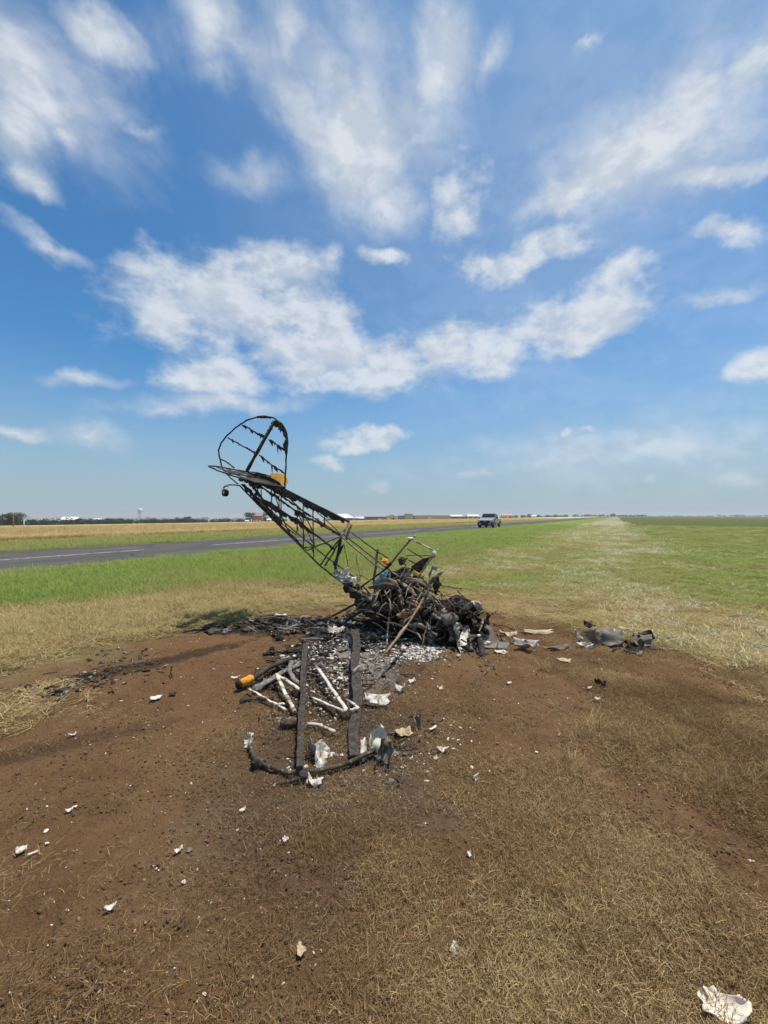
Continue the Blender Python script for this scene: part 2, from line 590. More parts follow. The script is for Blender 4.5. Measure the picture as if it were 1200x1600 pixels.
# ------------------------------------------------------------------ ground material
def ground_material():
    m, t = newmat('ground_cover')
    pos = t.n('ShaderNodeNewGeometry', 0)
    L = t.vm('DOT_PRODUCT', pos, (LATV[0], LATV[1], 0))
    sx = t.vm('DOT_PRODUCT', pos, (DIRV[0], DIRV[1], 0))
    along = t.n('ShaderNodeCombineXYZ', X=L, Y=t.m('MULTIPLY', sx, 0.12), Z=0.0)
    n_big = t.noise(pos, 0.22, 4, 0.6)
    n_mid = t.noise(pos, 1.3, 6, 0.65)
    n_sm = t.noise(pos, 9.0, 6, 0.7)
    n_fine = t.noise(pos, 55.0, 5, 0.7)
    n_str = t.noise(along, 1.1, 7, 0.65)
    fib = t.noise(t.mapping(pos, scale=(0.06, 0.012, 1), rot=(0, 0, R(25)), kind='TEXTURE'), 1.0, 5, 0.7, 1.2)
    Lw = t.m('ADD', L, t.m('ADD', t.m('MULTIPLY_ADD', n_big, 2.4, -1.2), t.m('MULTIPLY_ADD', n_mid, 1.6, -0.8)))
    # bands of turf that run along the runway
    green = t.mix(t.rng(n_mid, .3, .7), (0.13, 0.19, 0.045), (0.19, 0.235, 0.065))
    olive = t.mix(t.rng(n_mid, .3, .7), (0.070, 0.090, 0.022), (0.112, 0.115, 0.036))
    tan = t.mix(t.rng(n_str, .35, .65), (0.185, 0.16, 0.072), (0.265, 0.235, 0.125))
    pale = t.mix(t.rng(n_sm, .45, .62), tan, (0.36, 0.34, 0.20))
    farr = t.mix(t.rng(n_str, .3, .7), (0.088, 0.098, 0.034), (0.13, 0.122, 0.055))
    col = t.mix(t.rng(Lw, -0.4, -1.8), pale, olive)
    col = t.mix(t.rng(t.m('ADD', L, t.m('MULTIPLY', n_str, 30.0)), -18, -60), col, farr)
    col = t.mix(t.rng(Lw, 3.6, 7.4), col, green)
    col = t.mix(t.rng(L, 22.4, 25.0), col, t.mix(t.rng(n_mid, .35, .65), (0.13, 0.16, 0.04), (0.19, 0.18, 0.06)))
    col = t.mix(t.rng(Lw, 29.5, 33), col, (0.30, 0.22, 0.09))
    col = t.mix(t.rng(L, 200, 214), col, (0.10, 0.115, 0.045))
    # dry straw ring, then the scorched soil
    straw = t.mix(t.rng(n_sm, .3, .7), (0.15, 0.115, 0.050), (0.28, 0.225, 0.11))
    straw = t.mix(t.rng(n_mid, .52, .72), straw, (0.145, 0.145, 0.045))
    dry = t.rng(t.m('ADD', t.ell(pos, -0.6, 3.2, 7.4, 5.4), t.m('ADD', t.m('MULTIPLY_ADD', n_big, .6, -.3), t.m('MULTIPLY_ADD', n_mid, .5, -.25))), -0.16, 0.14)
    col = t.mix(t.m('MULTIPLY', dry, 0.92), col, straw)
    soil = t.mix(t.rng(n_mid, .3, .7), (0.136, 0.074, 0.034), (0.204, 0.121, 0.058))
    soil = t.mix(t.m('MULTIPLY', t.rng(n_sm, .52, .70), .7), soil, (0.225, 0.145, 0.076))
    soil = t.mix(t.m('MULTIPLY', t.rng(n_fine, .53, .72), .55), soil, (0.19, 0.14, 0.085))
    soil = t.mix(t.m('MULTIPLY', t.rng(n_fine, .45, .30), .6), soil, (0.050, 0.031, 0.018))
    soil = t.mix(t.m('MULTIPLY', t.rng(fib, .60, .70), .5), soil, (0.21, 0.155, 0.085))
    red = t.rng(t.m('ADD', t.ell(pos, -1.6, 4.3, 1.5, 1.3), t.m('MULTIPLY_ADD', n_mid, 1.2, -.6)), 0.0, 0.6)
    soil = t.mix(t.m('MULTIPLY', red, .55), soil, (0.17, 0.088, 0.042))
    red2 = t.rng(t.m('ADD', t.ell(pos, 1.5, 3.3, 1.4, 0.7), t.m('MULTIPLY_ADD', n_mid, 1.2, -.6)), 0.0, 0.6)
    soil = t.mix(t.m('MULTIPLY', red2, .4), soil, (0.165, 0.095, 0.055))
    grey = t.rng(t.m('ADD', t.ell(pos, -0.25, 2.5, 1.0, 1.5), t.m('MULTIPLY_ADD', n_mid, 1.2, -.6)), 0.0, 0.7)
    soil = t.mix(t.m('MULTIPLY', grey, .60), soil, t.mix(t.rng(n_sm, .35, .65), (0.058, 0.048, 0.040), (0.105, 0.088, 0.072)))
    dm = t.rng(t.m('ADD', t.ell(pos, 0.12, 2.9, 3.75, 4.0), t.m('ADD', t.m('MULTIPLY_ADD', n_mid, .8, -.4), t.m('MULTIPLY_ADD', n_sm, .35, -.175))), -0.14, 0.16)
    col = t.mix(dm, col, soil)
    # charcoal and soot
    sn = t.m('ADD', t.m('MULTIPLY_ADD', n_sm, 1.3, -.65), t.m('MULTIPLY_ADD', n_mid, 1.0, -.5))
    for cx, cy, rx, ry, rot, k in ((-1.05, 5.5, 1.9, 0.42, 2, .97), (-0.2, 5.0, 1.2, 0.85, 0, .97), (-.45, 4.2, 1.05, 1.2, 0, .85), (-.3, 3.1, .75, .8, 0, .45), (0.55, 5.25, 1.2, 0.55, -5, .95), (-2.25, 4.35, 1.1, 0.16, 47, .7),
                                   (-2.9, 3.85, 0.45, 0.10, 40, .9), (-2.4, 2.55, 1.2, 0.16, 28, .45), (-0.55, 3.6, .8, .5, 0, .6), (2.9, 5.1, 1.0, .3, 0, .6), (-1.95, 6.1, .7, .35, 10, .5)):
        k1 = t.rng(t.m('ADD', t.ell(pos, cx, cy, rx, ry, rot), t.m('MULTIPLY', sn, 1.5)), 0.0, 0.55)
        col = t.mix(t.m('MULTIPLY', k1, k), col, t.mix(t.rng(n_fine, .4, .65), (0.010, 0.009, 0.008), (0.040, 0.034, 0.030)))
    for cx, cy, rx, ry, rot, k in ((-0.35, 4.3, .75, .7, 0, .75), (0.5, 4.72, .5, .38, 0, .7), (-.1, 3.8, .5, .8, 0, .5)):
        k1 = t.rng(t.m('ADD', t.ell(pos, cx, cy, rx, ry, rot), t.m('MULTIPLY', t.m('SUBTRACT', n_sm, .5), 3.2)), 0.25, 0.8)
        col = t.mix(t.m('MULTIPLY', k1, k), col, t.mix(t.rng(n_fine, .4, .6), (0.15, 0.13, 0.115), (0.44, 0.42, 0.38)))
    hgt = t.m('ADD', t.m('MULTIPLY', n_sm, 0.6), t.m('MULTIPLY', n_fine, 0.35))
    hgt = t.m('ADD', hgt, t.m('MULTIPLY', fib, 0.15))
    finish(t, col, 0.95, hgt, 0.065, 0.08)
    return m


X, Y = np.meshgrid(gxs, gys)
ground = link('ground', grid_mesh('ground', X, Y, height(X, Y)), ground_material())
tag(ground, 'scorched brown soil, dry straw and green turf running out to the horizon', kind='structure')


# ------------------------------------------------------------------ runway
def strip_mesh(name, La, Lb, s0, s1, z, n=60, wob=0.0):
    ss = s0 + (np.linspace(0, 1, n) ** 2.2) * (s1 - s0)
    Ls = np.linspace(La, Lb, 5)
    SS, LL = np.meshgrid(ss, Ls, indexing='ij')
    LL = LL + wob * (fbm(SS * 0.6, LL * 0.1, 3, 4) - .5) * (np.abs(LL - (La + Lb) / 2) > (Lb - La) * .45)
    x, y = xy(LL, SS)
    return grid_mesh(name, x[:, ::-1], y[:, ::-1], np.full_like(x, z))


m, t = newmat('asphalt')
pos = t.n('ShaderNodeNewGeometry', 0)
sx = t.vm('DOT_PRODUCT', pos, (DIRV[0], DIRV[1], 0))
L_ = t.vm('DOT_PRODUCT', pos, (LATV[0], LATV[1], 0))
streak = t.noise(t.n('ShaderNodeCombineXYZ', X=L_, Y=t.m('MULTIPLY', sx, .05), Z=0.0), 1.3, 5, .6)
na = t.noise(pos, .5, 5, .6)
nb = t.noise(pos, 40, 4, .7)
c = t.mix(t.rng(t.m('ADD', t.m('MULTIPLY', streak, .6), t.m('MULTIPLY', na, .4)), .35, .65), (0.066, 0.064, 0.060), (0.102, 0.098, 0.092))
c = t.mix(t.m('MULTIPLY', t.rng(nb, .5, .7), .4), c, (0.15, 0.145, 0.14))
crk = t.n('ShaderNodeTexVoronoi', 0, {'feature': 'DISTANCE_TO_EDGE'}, Vector=t.vm('ADD', pos, t.vm('SCALE', t.noise(pos, .8, 4, .6, out=1), scale=1.5)), Scale=.16)
c = t.mix(t.m('MULTIPLY', t.rng(crk, .012, .003), .75), c, (0.030, 0.029, 0.028))
stain = t.noise(t.n('ShaderNodeCombineXYZ', X=t.m('MULTIPLY', L_, .9), Y=t.m('MULTIPLY', sx, .12), Z=3.0), 1.0, 4, .6)
c = t.mix(t.m('MULTIPLY', t.rng(stain, .55, .68), .45), c, (0.048, 0.047, 0.046))
edge = t.m('MAXIMUM', t.rng(L_, RW1 - .5, RW1 - .02), t.rng(L_, RW0 + .5, RW0))
c = t.mix(t.m('MULTIPLY', edge, t.rng(na, .4, .6)), c, (0.18, 0.16, 0.11))
finish(t, c, .95, nb, .004, .12)
rw = link('runway', strip_mesh('runway', RW0, RW1, -60, 2600, 0.02, 90, .5), m)
tag(rw, 'long narrow strip of grey asphalt running off to the right', kind='structure')
m, t = newmat('line_paint')
pos = t.n('ShaderNodeNewGeometry', 0)
finish(t, t.mix(t.rng(t.noise(pos, 5, 6, .7), .42, .62), (0.50, 0.49, 0.46), (0.12, 0.12, 0.115)), .8)
mb = MB()
s = -30.0
k = 0
while s < 700:
    ln = 11.0
    for a, b in ((s, s + ln),):
        ps = [xy(L, q) for L, q in ((18.62, a), (18.62, b), (18.44, b), (18.44, a))]
        mb.add([(p[0], p[1], 0.025) for p in ps], [(0, 1, 2, 3)])
    s += 14.5
mk = mb.build('runway_markings', m)
tag(mk, 'faded white dashes down the middle of the asphalt', kind='structure')


# ------------------------------------------------------------------ grass blades
def grass_mat(name, stops, trans=0.25):
    m, t = newmat(name)
    sh = t.n('ShaderNodeAttribute', 2, {'attribute_name': 'shade'})
    ti = t.n('ShaderNodeAttribute', 2, {'attribute_name': 'tint', 'attribute_type': 'INSTANCER'})
    f = t.m('ADD', ti, t.m('MULTIPLY_ADD', sh, .22, -.11), clamp=True)
    col = t.ramp(f, stops)
    val = t.n('ShaderNodeHueSaturation', Color=col, Value=t.m('MULTIPLY_ADD', t.m('FRACT', t.m('MULTIPLY', sh, 7.31)), .5, .72))
    d = t.n('ShaderNodeBsdfDiffuse', Color=val)
    tr = t.n('ShaderNodeBsdfTranslucent', Color=val)
    finish(t, None, shader=t.n('ShaderNodeMixShader', i0=trans, i1=d, i2=tr))
    return m


TURF = [(0.0, (0.25, 0.345, 0.085)), (0.22, (0.305, 0.36, 0.11)), (0.40, (0.35, 0.33, 0.13)), (0.55, (0.45, 0.365, 0.175)),
        (0.70, (0.50, 0.375, 0.195)), (0.84, (0.275, 0.180, 0.088)), (1.0, (0.165, 0.100, 0.050))]
grass_mat('turf_blade', TURF)
grass_mat('wheat_stalk', [(0, (0.50, 0.38, 0.17)), (.5, (0.63, 0.49, 0.24)), (1, (0.70, 0.57, 0.32))], .2)
grass_mat('clipping', [(0, (0.46, 0.44, 0.27)), (1, (0.78, 0.76, 0.58))], .3)


def clump(name, n, disc, ln, tilt, width, mat, curl=0.6, seg=2, rng=None):
    """n curved ribbons in a disc; tilt = lean from the vertical in degrees (low, high)"""
    rng = rng or RNG
    r = disc * np.sqrt(rng.random(n))
    a = rng.random(n) * 2 * np.pi
    bx, by = r * np.cos(a), r * np.sin(a)
    az = rng.random(n) * 2 * np.pi
    tl = np.radians(rng.uniform(tilt[0], tilt[1], n))
    le = rng.uniform(ln[0], ln[1], n)
    wd = rng.uniform(.6, 1.3, n) * width
    cv = rng.normal(0, curl, n)
    sh = rng.random(n)
    co = np.zeros((n, (seg + 1) * 2, 3))
    px, py, pz = bx.copy(), by.copy(), rng.uniform(-.004, .012, n)
    for k in range(seg + 1):
        w = wd * (1 - .75 * k / seg) / 2
        co[:, 2 * k] = np.stack((px - np.sin(az) * w, py + np.cos(az) * w, pz), -1)
        co[:, 2 * k + 1] = np.stack((px + np.sin(az) * w, py - np.cos(az) * w, pz), -1)
        tt = np.clip(tl + np.abs(cv) * (k + .5) / seg, 0, 1.62)
        st = le / seg
        px, py, pz = px + np.sin(tt) * np.cos(az) * st, py + np.sin(tt) * np.sin(az) * st, np.maximum(pz + np.cos(tt) * st, .004)
        az = az + rng.normal(0, .35, n)
    base = (np.arange(n) * (seg + 1) * 2)[:, None]
    f = np.concatenate([base + np.array([2 * k, 2 * k + 1, 2 * k + 3, 2 * k + 2]) for k in range(seg)])
    me = np_mesh(name, co.reshape(-1, 3), f)
    at = me.attributes.new('shade', 'FLOAT', 'POINT')
    at.data.foreach_set('value', np.repeat(sh, (seg + 1) * 2).astype(np.float32))
    me.materials.append(mat)
    return bpy.data.objects.new(name, me)      # a pattern only: never linked to the scene


def scatter(name, label, pts, rz, scl, var, tint, patterns, tiltn=0.12):
    n = len(pts)
    me = bpy.data.meshes.new(name)
    me.vertices.add(n)
    me.vertices.foreach_set('co', np.asarray(pts, np.float32).ravel())
    rot = np.stack((RNG.normal(0, tiltn, n), RNG.normal(0, tiltn, n), rz), -1).astype(np.float32)
    for nm, kd, key, data in (('rot', 'FLOAT_VECTOR', 'vector', rot), ('scl', 'FLOAT_VECTOR', 'vector', np.asarray(scl, np.float32)),
                              ('tint', 'FLOAT', 'value', np.asarray(tint, np.float32)), ('var', 'INT', 'value', np.asarray(var, np.int32))):
        me.attributes.new(nm, kd, 'POINT').data.foreach_set(key, data.ravel())
    o = link(name, me)
    tag(o, label, kind='stuff')
    ng = bpy.data.node_groups.new(name, 'GeometryNodeTree')
    ng.interface.new_socket('Geometry', in_out='INPUT', socket_type='NodeSocketGeometry')
    ng.interface.new_socket('Geometry', in_out='OUTPUT', socket_type='NodeSocketGeometry')
    gi, go = ng.nodes.new('NodeGroupInput'), ng.nodes.new('NodeGroupOutput')
    iop = ng.nodes.new('GeometryNodeInstanceOnPoints')
    g2i = ng.nodes.new('GeometryNodeGeometryToInstance')
    for p in reversed(patterns):
        oi = ng.nodes.new('GeometryNodeObjectInfo')
        oi.inputs[0].default_value = p
        ng.links.new(oi.outputs['Geometry'], g2i.inputs[0])
    ng.links.new(gi.outputs[0], iop.inputs['Points'])
    ng.links.new(g2i.outputs[0], iop.inputs['Instance'])
    iop.inputs['Pick Instance'].default_value = True
    for nm, dt, sock in (('rot', 'FLOAT_VECTOR', 'Rotation'), ('scl', 'FLOAT_VECTOR', 'Scale'), ('var', 'INT', 'Instance Index')):
        na_ = ng.nodes.new('GeometryNodeInputNamedAttribute')
        na_.data_type = dt
        na_.inputs[0].default_value = nm
        ng.links.new(na_.outputs[0], iop.inputs[sock])
    ng.links.new(iop.outputs[0], go.inputs[0])
    md = o.modifiers.new('scatter', 'NODES')
    md.node_group = ng
    return o


def spread(n, r0, r1, half=56.0, power=0.0):
    """points round the camera's side of the field, denser where nearer"""
    u = RNG.random(n)
    if power == 0:
        r = r0 * (r1 / r0) ** u
    else:
        r = (r0 ** power + u * (r1 ** power - r0 ** power)) ** (1 / power)
    a = np.radians(RNG.uniform(-half, half, n))
    return r * np.sin(a), r * np.cos(a)


def pick(x, y, p):
    k = RNG.random(len(x)) < p
    return x[k], y[k]


tb = MATS['turf_blade']
flat_pat = [clump('thatch_pattern', 115, .14, (.010, .046), (22, 88), .0021, tb, .5) for _ in range(5)]
tuft_pat = [clump('tuft_pattern', 40, .055, (.06, .19), (5, 55), .003, tb, .8, 3) for _ in range(5)]
turf_pat = [clump('turf_pattern', 44, .15, (.05, .17), (5, 60), .0045, tb, .6) for _ in range(5)]

# flattened dead grass, thick to the right and thin over the bare soil
x, y = spread(60000, 1.0, 8.5)
patch = fbm(x * 1.5, y * 1.5, 4, 21)
right = sstep(-.35, 1.3, x + (fbm(x * .8, y * .8, 3, 22) - .5) * 1.6 - .35 * np.clip(y - 2.6, 0, 3) + .10 * np.clip(2.0 - y, 0, 1))
dm = dirt_mask(x, y)
p = dm * (0.02 + .60 * right * sstep(.43, .60, patch) + .05 * sstep(.52, .66, patch)) + (1 - dm) * .6
p = p * sstep(.75, 1.6, np.hypot((x - .1) / 1.25, (y - 5.0) / 1.0) + .35 * (y < 3.4))
CLOTH = G(1130, 1592)                          # the grass is pressed down under the big torn cloth
p = p * (np.hypot(x - CLOTH.x, y - CLOTH.y) > .13)
x, y = pick(x, y, p)
dm = dirt_mask(x, y)
n = len(x)
tint = np.where(dm > .5, .885 + .16 * (fbm(x * 2, y * 2, 3, 23) - .5) * 2 + RNG.normal(0, .06, n) - .30 * sstep(.60, .74, fbm(x * 1.6, y * 1.6, 3, 27)) * (RNG.random(n) < .35), .62 - .22 * (fbm(x * .9, y * .9, 3, 24) - .5) * 2 + RNG.normal(0, .06, n))
sc = RNG.uniform(.6, 1.25, n)
scatter('dead_grass', 'flattened brown dead grass matted over the scorched soil', np.stack((x, y, height(x, y)), -1), RNG.random(n) * 6.28,
        np.stack((sc, sc, sc * .9), -1), RNG.integers(0, 5, n), np.clip(tint, .38, 1), flat_pat)

# standing straw tufts
x, y = spread(1100, 1.05, 7.5)
patch = fbm(x * 1.1, y * 1.1, 3, 31)
right = sstep(.0, 1.5, x - .25 * np.clip(y - 2.8, 0, 3))
p = dirt_mask(x, y) * .9 * right * sstep(.50, .66, patch) + (1 - dirt_mask(x, y)) * .30
p = p * (np.hypot(x - CLOTH.x, y - CLOTH.y) > .22)
x, y = pick(x, y, p)
n = len(x)
sc = RNG.uniform(.5, 1.25, n)
scatter('straw_tufts', 'pale straw tufts standing out of the trampled soil', np.stack((x, y, height(x, y)), -1), RNG.random(n) * 6.28,
        np.stack((sc, sc, sc), -1), RNG.integers(0, 5, n), np.clip(RNG.normal(.76, .09, n), .45, .95), tuft_pat, .35)

# living turf out to the runway and over the right-hand field
x, y = spread(120000, 4.0, 75.0, 54)
L = lat(x, y)
Lw = L + (fbm(x * .3, y * .3, 4, 41) - .5) * 3
p = (1 - dirt_mask(x, y)) * np.where((L > RW0 - .1 + (vnoise(x * 2, y * 2, 3) - .5) * .9) & (L < RW1), 0, 1.0) * (L < 32.0)
p = p * (1 - .35 * dry_mask(x, y))
x, y = pick(x, y, p)
L = lat(x, y)
Lw = L + (fbm(x * .3, y * .3, 4, 41) - .5) * 5 + RNG.normal(0, .7, len(x))
n = len(x)
dr = dry_mask(x, y)
pn = (fbm(x * .7, y * .7, 4, 42) - .5) * 2
tint = np.where(Lw > 5.4, .16 + .30 * pn, np.where(Lw > -1.0, .37 + .26 * pn, .27 + .24 * pn))
tint = tint + (.36 - tint) * .6 * np.exp(-np.abs(Lw - 5.4) / 1.6) + (.38 - tint) * .6 * np.exp(-np.abs(Lw + 1.0) / .9)
tint = np.where(L > RW1, .30 + .2 * pn + .12 * sstep(26, 33, L), tint)
tint = tint * (1 - dr) + (.60 + .13 * pn) * dr + RNG.normal(0, .05, n)
r = np.hypot(x, y)
hz = np.where(Lw > 5.4, 1.05, np.where(Lw > -1, .40, .27)) * RNG.uniform(.6, 1.25, n) * (1 - .4 * dr)
hz = np.where(L > RW1, hz * 1.35, hz) * (.25 + .75 * sstep(.75, .05, dirt_mask(x, y)))
wx = RNG.uniform(.8, 1.2, n) * (1 + r / 22)
scatter('turf', 'green and straw coloured turf between scorched patch and runway', np.stack((x, y, height(x, y) - .005), -1), RNG.random(n) * 6.28,
        np.stack((wx, wx, hz), -1), RNG.integers(0, 5, n), np.clip(tint, .0, .9), turf_pat)

# pale cuttings lying along the mown strip
clip_pat = [clump('cutting_pattern', 16, .10, (.02, .07), (30, 85), .0068, MATS['clipping'], .4) for _ in range(4)]
x, y = spread(110000, 4.2, 130.0, 52)
L = lat(x, y)
pn = fbm(x * .8, y * .8, 4, 51)
p = np.exp(-((L + .7 - 1.2 * (fbm(y * .2, y * 0, 2, 5) - .5)) / 1.25) ** 2) * sstep(.44, .56, pn) + .62 * ((L > -1) & (L < 5.2) & (y > 8.5) & (x > .8)) * sstep(.43, .62, pn) + .05 * (L < -1) * (L > -9) * sstep(.55, .7, pn)
p = p * (.30 + .70 * sstep(7, 15, y)) * (1 - dirt_mask(x, y)) * np.clip(1.2 - np.exp(-np.hypot(x - .5, y - 4.5) / 2.0) * 2.2, 0, 1)
x, y = pick(x, y, p)
n = len(x)
wx = RNG.uniform(.6, 1.2, n) * (.85 + np.hypot(x, y) / 21)
scatter('grass_cuttings', 'whitish cuttings strewn along the mown strip', np.stack((x, y, height(x, y) + .02), -1), RNG.random(n) * 6.28,
        np.stack((wx, wx, wx), -1), RNG.integers(0, 4, n), RNG.random(n), clip_pat)


# ------------------------------------------------------------------ clods and flecks on the soil
def lump_patterns(name, mat, k, flat, sub=1, rough=.45):
    out = []
    for i in range(k):
        mb = MB()
        mb.blob((0, 0, .2 * flat), (1, RNG.uniform(.6, 1), flat), sub, rough, 1.3, 60 + i)
        me = mb.mesh(name)
        me.polygons.foreach_set('use_smooth', [sub > 1] * len(me.polygons))
        me.materials.append(mat)
        out.append(bpy.data.objects.new(name, me))
    return out


m, t = newmat('soil_lump')
ti = t.n('ShaderNodeAttribute', 2, {'attribute_name': 'tint', 'attribute_type': 'INSTANCER'})
pos = t.n('ShaderNodeNewGeometry', 0)
finish(t, t.mix(t.rng(t.noise(pos, 90, 4, .6), .4, .6, 0, .35), t.ramp(ti, [(0, (0.050, 0.034, 0.022)), (.4, (0.095, 0.058, 0.032)), (.8, (0.15, 0.098, 0.058)), (1, (0.27, 0.21, 0.14))]), (0.075, 0.048, 0.028)), .95)
m, t = newmat('fleck')
ti = t.n('ShaderNodeAttribute', 2, {'attribute_name': 'tint', 'attribute_type': 'INSTANCER'})
finish(t, t.ramp(ti, [(0, (0.26, 0.22, 0.17)), (.5, (0.5, 0.46, 0.39)), (1, (0.74, 0.72, 0.68))]), .8)
x, y = spread(40000, 1.0, 7.0)
x, y = pick(x, y, dirt_mask(x, y) * (.25 + .75 * sstep(.45, .6, fbm(x * 2.5, y * 2.5, 3, 61))))
n = len(x)
sz = np.exp(RNG.normal(math.log(.0045), .5, n)).clip(.0015, .009)
scatter('soil_clods', 'crumbs and clods of brown soil', np.stack((x, y, height(x, y)), -1), RNG.random(n) * 6.28, np.stack((sz, sz, sz), -1),
        RNG.integers(0, 6, n), RNG.beta(2, 2, n), lump_patterns('clod_pattern', MATS['soil_lump'], 6, .7, 2, .7), .3)
x, y = spread(13000, 1.2, 7.2)
w = dirt_mask(x, y) * (.10 + .90 * np.exp(-(np.hypot((x + .15) / 1.3, (y - 4.2) / 1.3)) ** 2)) + .04
x, y = pick(x, y, w)
n = len(x)
sz = np.exp(RNG.normal(math.log(.0030), .5, n)).clip(.0014, .012) * (.5 + .16 * np.hypot(x, y))
scatter('pale_flecks', 'small pale flecks of ash and scrap sprinkled over the soil', np.stack((x, y, height(x, y) + .003), -1), RNG.random(n) * 6.28, np.stack((sz * 1.3, sz, sz), -1),
        RNG.integers(0, 5, n), RNG.random(n), lump_patterns('fleck_pattern', MATS['fleck'], 5, .3), .3)


# ------------------------------------------------------------------ wheat beyond the runway
m, t = newmat('wheat_top')
pos = t.n('ShaderNodeNewGeometry', 0)
L_ = t.vm('DOT_PRODUCT', pos, (LATV[0], LATV[1], 0))
sx = t.vm('DOT_PRODUCT', pos, (DIRV[0], DIRV[1], 0))
rows = t.noise(t.n('ShaderNodeCombineXYZ', X=t.m('MULTIPLY', L_, .5), Y=t.m('MULTIPLY', sx, .06), Z=0.0), 1.0, 5, .6)
f = t.m('ADD', t.m('MULTIPLY', rows, .6), t.m('MULTIPLY', t.noise(pos, 3.0, 6, .7), .4))
finish(t, t.ramp(t.rng(f, .33, .67), [(0, (0.43, 0.32, 0.145)), (.5, (0.56, 0.44, 0.225)), (1, (0.64, 0.52, 0.30))]), .9, t.noise(pos, 6, 5, .7), .3, .1)
Ls = np.concatenate(([33.0, 33.02], np.linspace(33.4, 60, 60), np.linspace(62, 200, 60), [200.02]))
ss = np.concatenate((np.linspace(-80, 120, 160), np.geomspace(122, 1500, 90)))
SS, LL = np.meshgrid(ss, Ls)
WX, WY = xy(LL, SS)
WZ = height(WX, WY) + .12 + .56 * sstep(32.5, 46, LL) + .16 * (fbm(WX * .5, WY * .5, 4, 71) - .5) + .12 * (fbm(WX * .06, WY * .06, 2, 72) - .5)
WZ[0] = height(WX[0], WY[0]) - .1
WZ[-1] = height(WX[-1], WY[-1]) - .1
wf = link('wheat_field', grid_mesh('wheat_field', WX, WY, WZ), m)
tag(wf, 'wide field of ripe golden wheat beyond the runway', kind='stuff')
wheat_pat = [clump('wheat_stems_pattern', 34, .28, (.62, .86), (0, 16), .016, MATS['wheat_stalk'], .25, 2) for _ in range(4)]
n = 26000
Lq = 31.6 + 46 * RNG.random(n) ** 2.2
yq = 18 * (230 / 18) ** RNG.random(n)
sq = (yq - LATV[1] * Lq) / DIRV[1]
x, y = xy(Lq, sq)
k = (np.abs(x) < y * 1.1 + 4) & (fbm(x * .4, y * .4, 3, 77) > .0 + .42 * (Lq < 32.6))
x, y, Lq = x[k], y[k], Lq[k]
n = len(x)
w = RNG.uniform(.8, 1.3, n) * (1 + y / 120)
scatter('wheat_stalks', 'ripe wheat stalks standing at the near side of the field', np.stack((x, y, height(x, y)), -1), RNG.random(n) * 6.28,
        np.stack((w, w, RNG.uniform(.85, 1.12, n) * (.42 + .58 * sstep(31.5, 43, Lq))), -1), RNG.integers(0, 4, n), np.clip(RNG.normal(.55, .2, n), 0, 1), wheat_pat, .06)


# ------------------------------------------------------------------ trees
m, t = newmat('leaves')
pos = t.n('ShaderNodeNewGeometry', 0)
rnd = t.n('ShaderNodeObjectInfo', 5)
sh = t.n('ShaderNodeAttribute', 2, {'attribute_name': 'shade'})
col = t.mix(sh, (0.050, 0.072, 0.032), (0.125, 0.150, 0.062))
col = t.mix(t.m('MULTIPLY', rnd, .45), col, (0.075, 0.075, 0.035))
finish(t, None, shader=t.n('ShaderNodeMixShader', i0=.2, i1=t.n('ShaderNodeBsdfDiffuse', Color=col), i2=t.n('ShaderNodeBsdfTranslucent', Color=col)))
simple('bark', (0.09, 0.07, 0.055), (0.16, 0.13, 0.10), 3, .9)


def leaf_cloud(name, centres, radii, n, leaf, squash=.8):
    """leaf-sized faces spread through a heap of clumps"""
    k = RNG.integers(0, len(centres), n)
    c = np.asarray(centres)[k]
    rr = np.asarray(radii)[k]
    d = RNG.normal(size=(n, 3))
    d /= np.linalg.norm(d, axis=1)[:, None]
    rad = RNG.random(n) ** .42
    p = c + d * (rr * rad)[:, None] * np.array((1, 1, squash))
    a = RNG.normal(size=(n, 3))
    a /= np.linalg.norm(a, axis=1)[:, None]
    b = np.cross(a, RNG.normal(size=(n, 3)))
    b /= np.linalg.norm(b, axis=1)[:, None]
    s = leaf * RNG.uniform(.6, 1.3, n)[:, None]
    co = np.stack((p - a * s, p + b * s * .7, p + a * s, p - b * s * .7), 1).reshape(-1, 3)
    me = np_mesh(name, co, np.arange(4 * n).reshape(n, 4), False)
    at = me.attributes.new('shade', 'FLOAT', 'POINT')
    per = (vnoise(k * 3.1, k * 1.7, 2) * .6 + RNG.random(n) * .4)
    at.data.foreach_set('value', np.repeat(per, 4).astype(np.float32))
    return me


def tree_pattern(w, nclump, n, leaf, low=.22):
    """a tree one metre tall: root > trunk, crown"""
    root = empty('tree')
    cs, rs = [], []
    mb = MB()
    mb.tube([(0, 0, -.04), (.01, 0, .15), (-.01, .01, .32), (.01, 0, .6)], [.035, .026, .022, .008], 8, .05)
    for i in range(nclump):
        a = random.uniform(0, 6.28)
        h = random.uniform(low + .1, .86)
        rr = w * .5 * math.sqrt(max(.05, 1 - ((h - .52) / .46) ** 2)) * random.uniform(.3, .8)
        c = (math.cos(a) * rr, math.sin(a) * rr, h)
        cs.append(c)
        rs.append(random.uniform(.10, .17) * (1 + .3 * w))
        if i < 9:
            z0 = random.uniform(.18, .34)
            mb.tube([(0, 0, z0), (c[0] * .5, c[1] * .5, (z0 + h) / 2 + .02), c], [.014, .009, .003], 5)
    mb.build('trunk', MATS['bark'], root)
    link('crown', leaf_cloud('crown', cs, rs, n, leaf), MATS['leaves'], root)
    return root


TREES = [tree_pattern(1.0, 26, 1700, .030), tree_pattern(1.25, 30, 1900, .032, .12), tree_pattern(.85, 22, 1500, .030, .14), tree_pattern(1.5, 34, 2000, .034, .08)]
_used = set()


def at_lat(px, L):
    """ground point seen at column px that lies L metres to the left of the runway's line"""
    y = F_PX * L / ((965 - px) * math.cos(TH))
    x = (px - 600) / F_PX * y
    return x, y


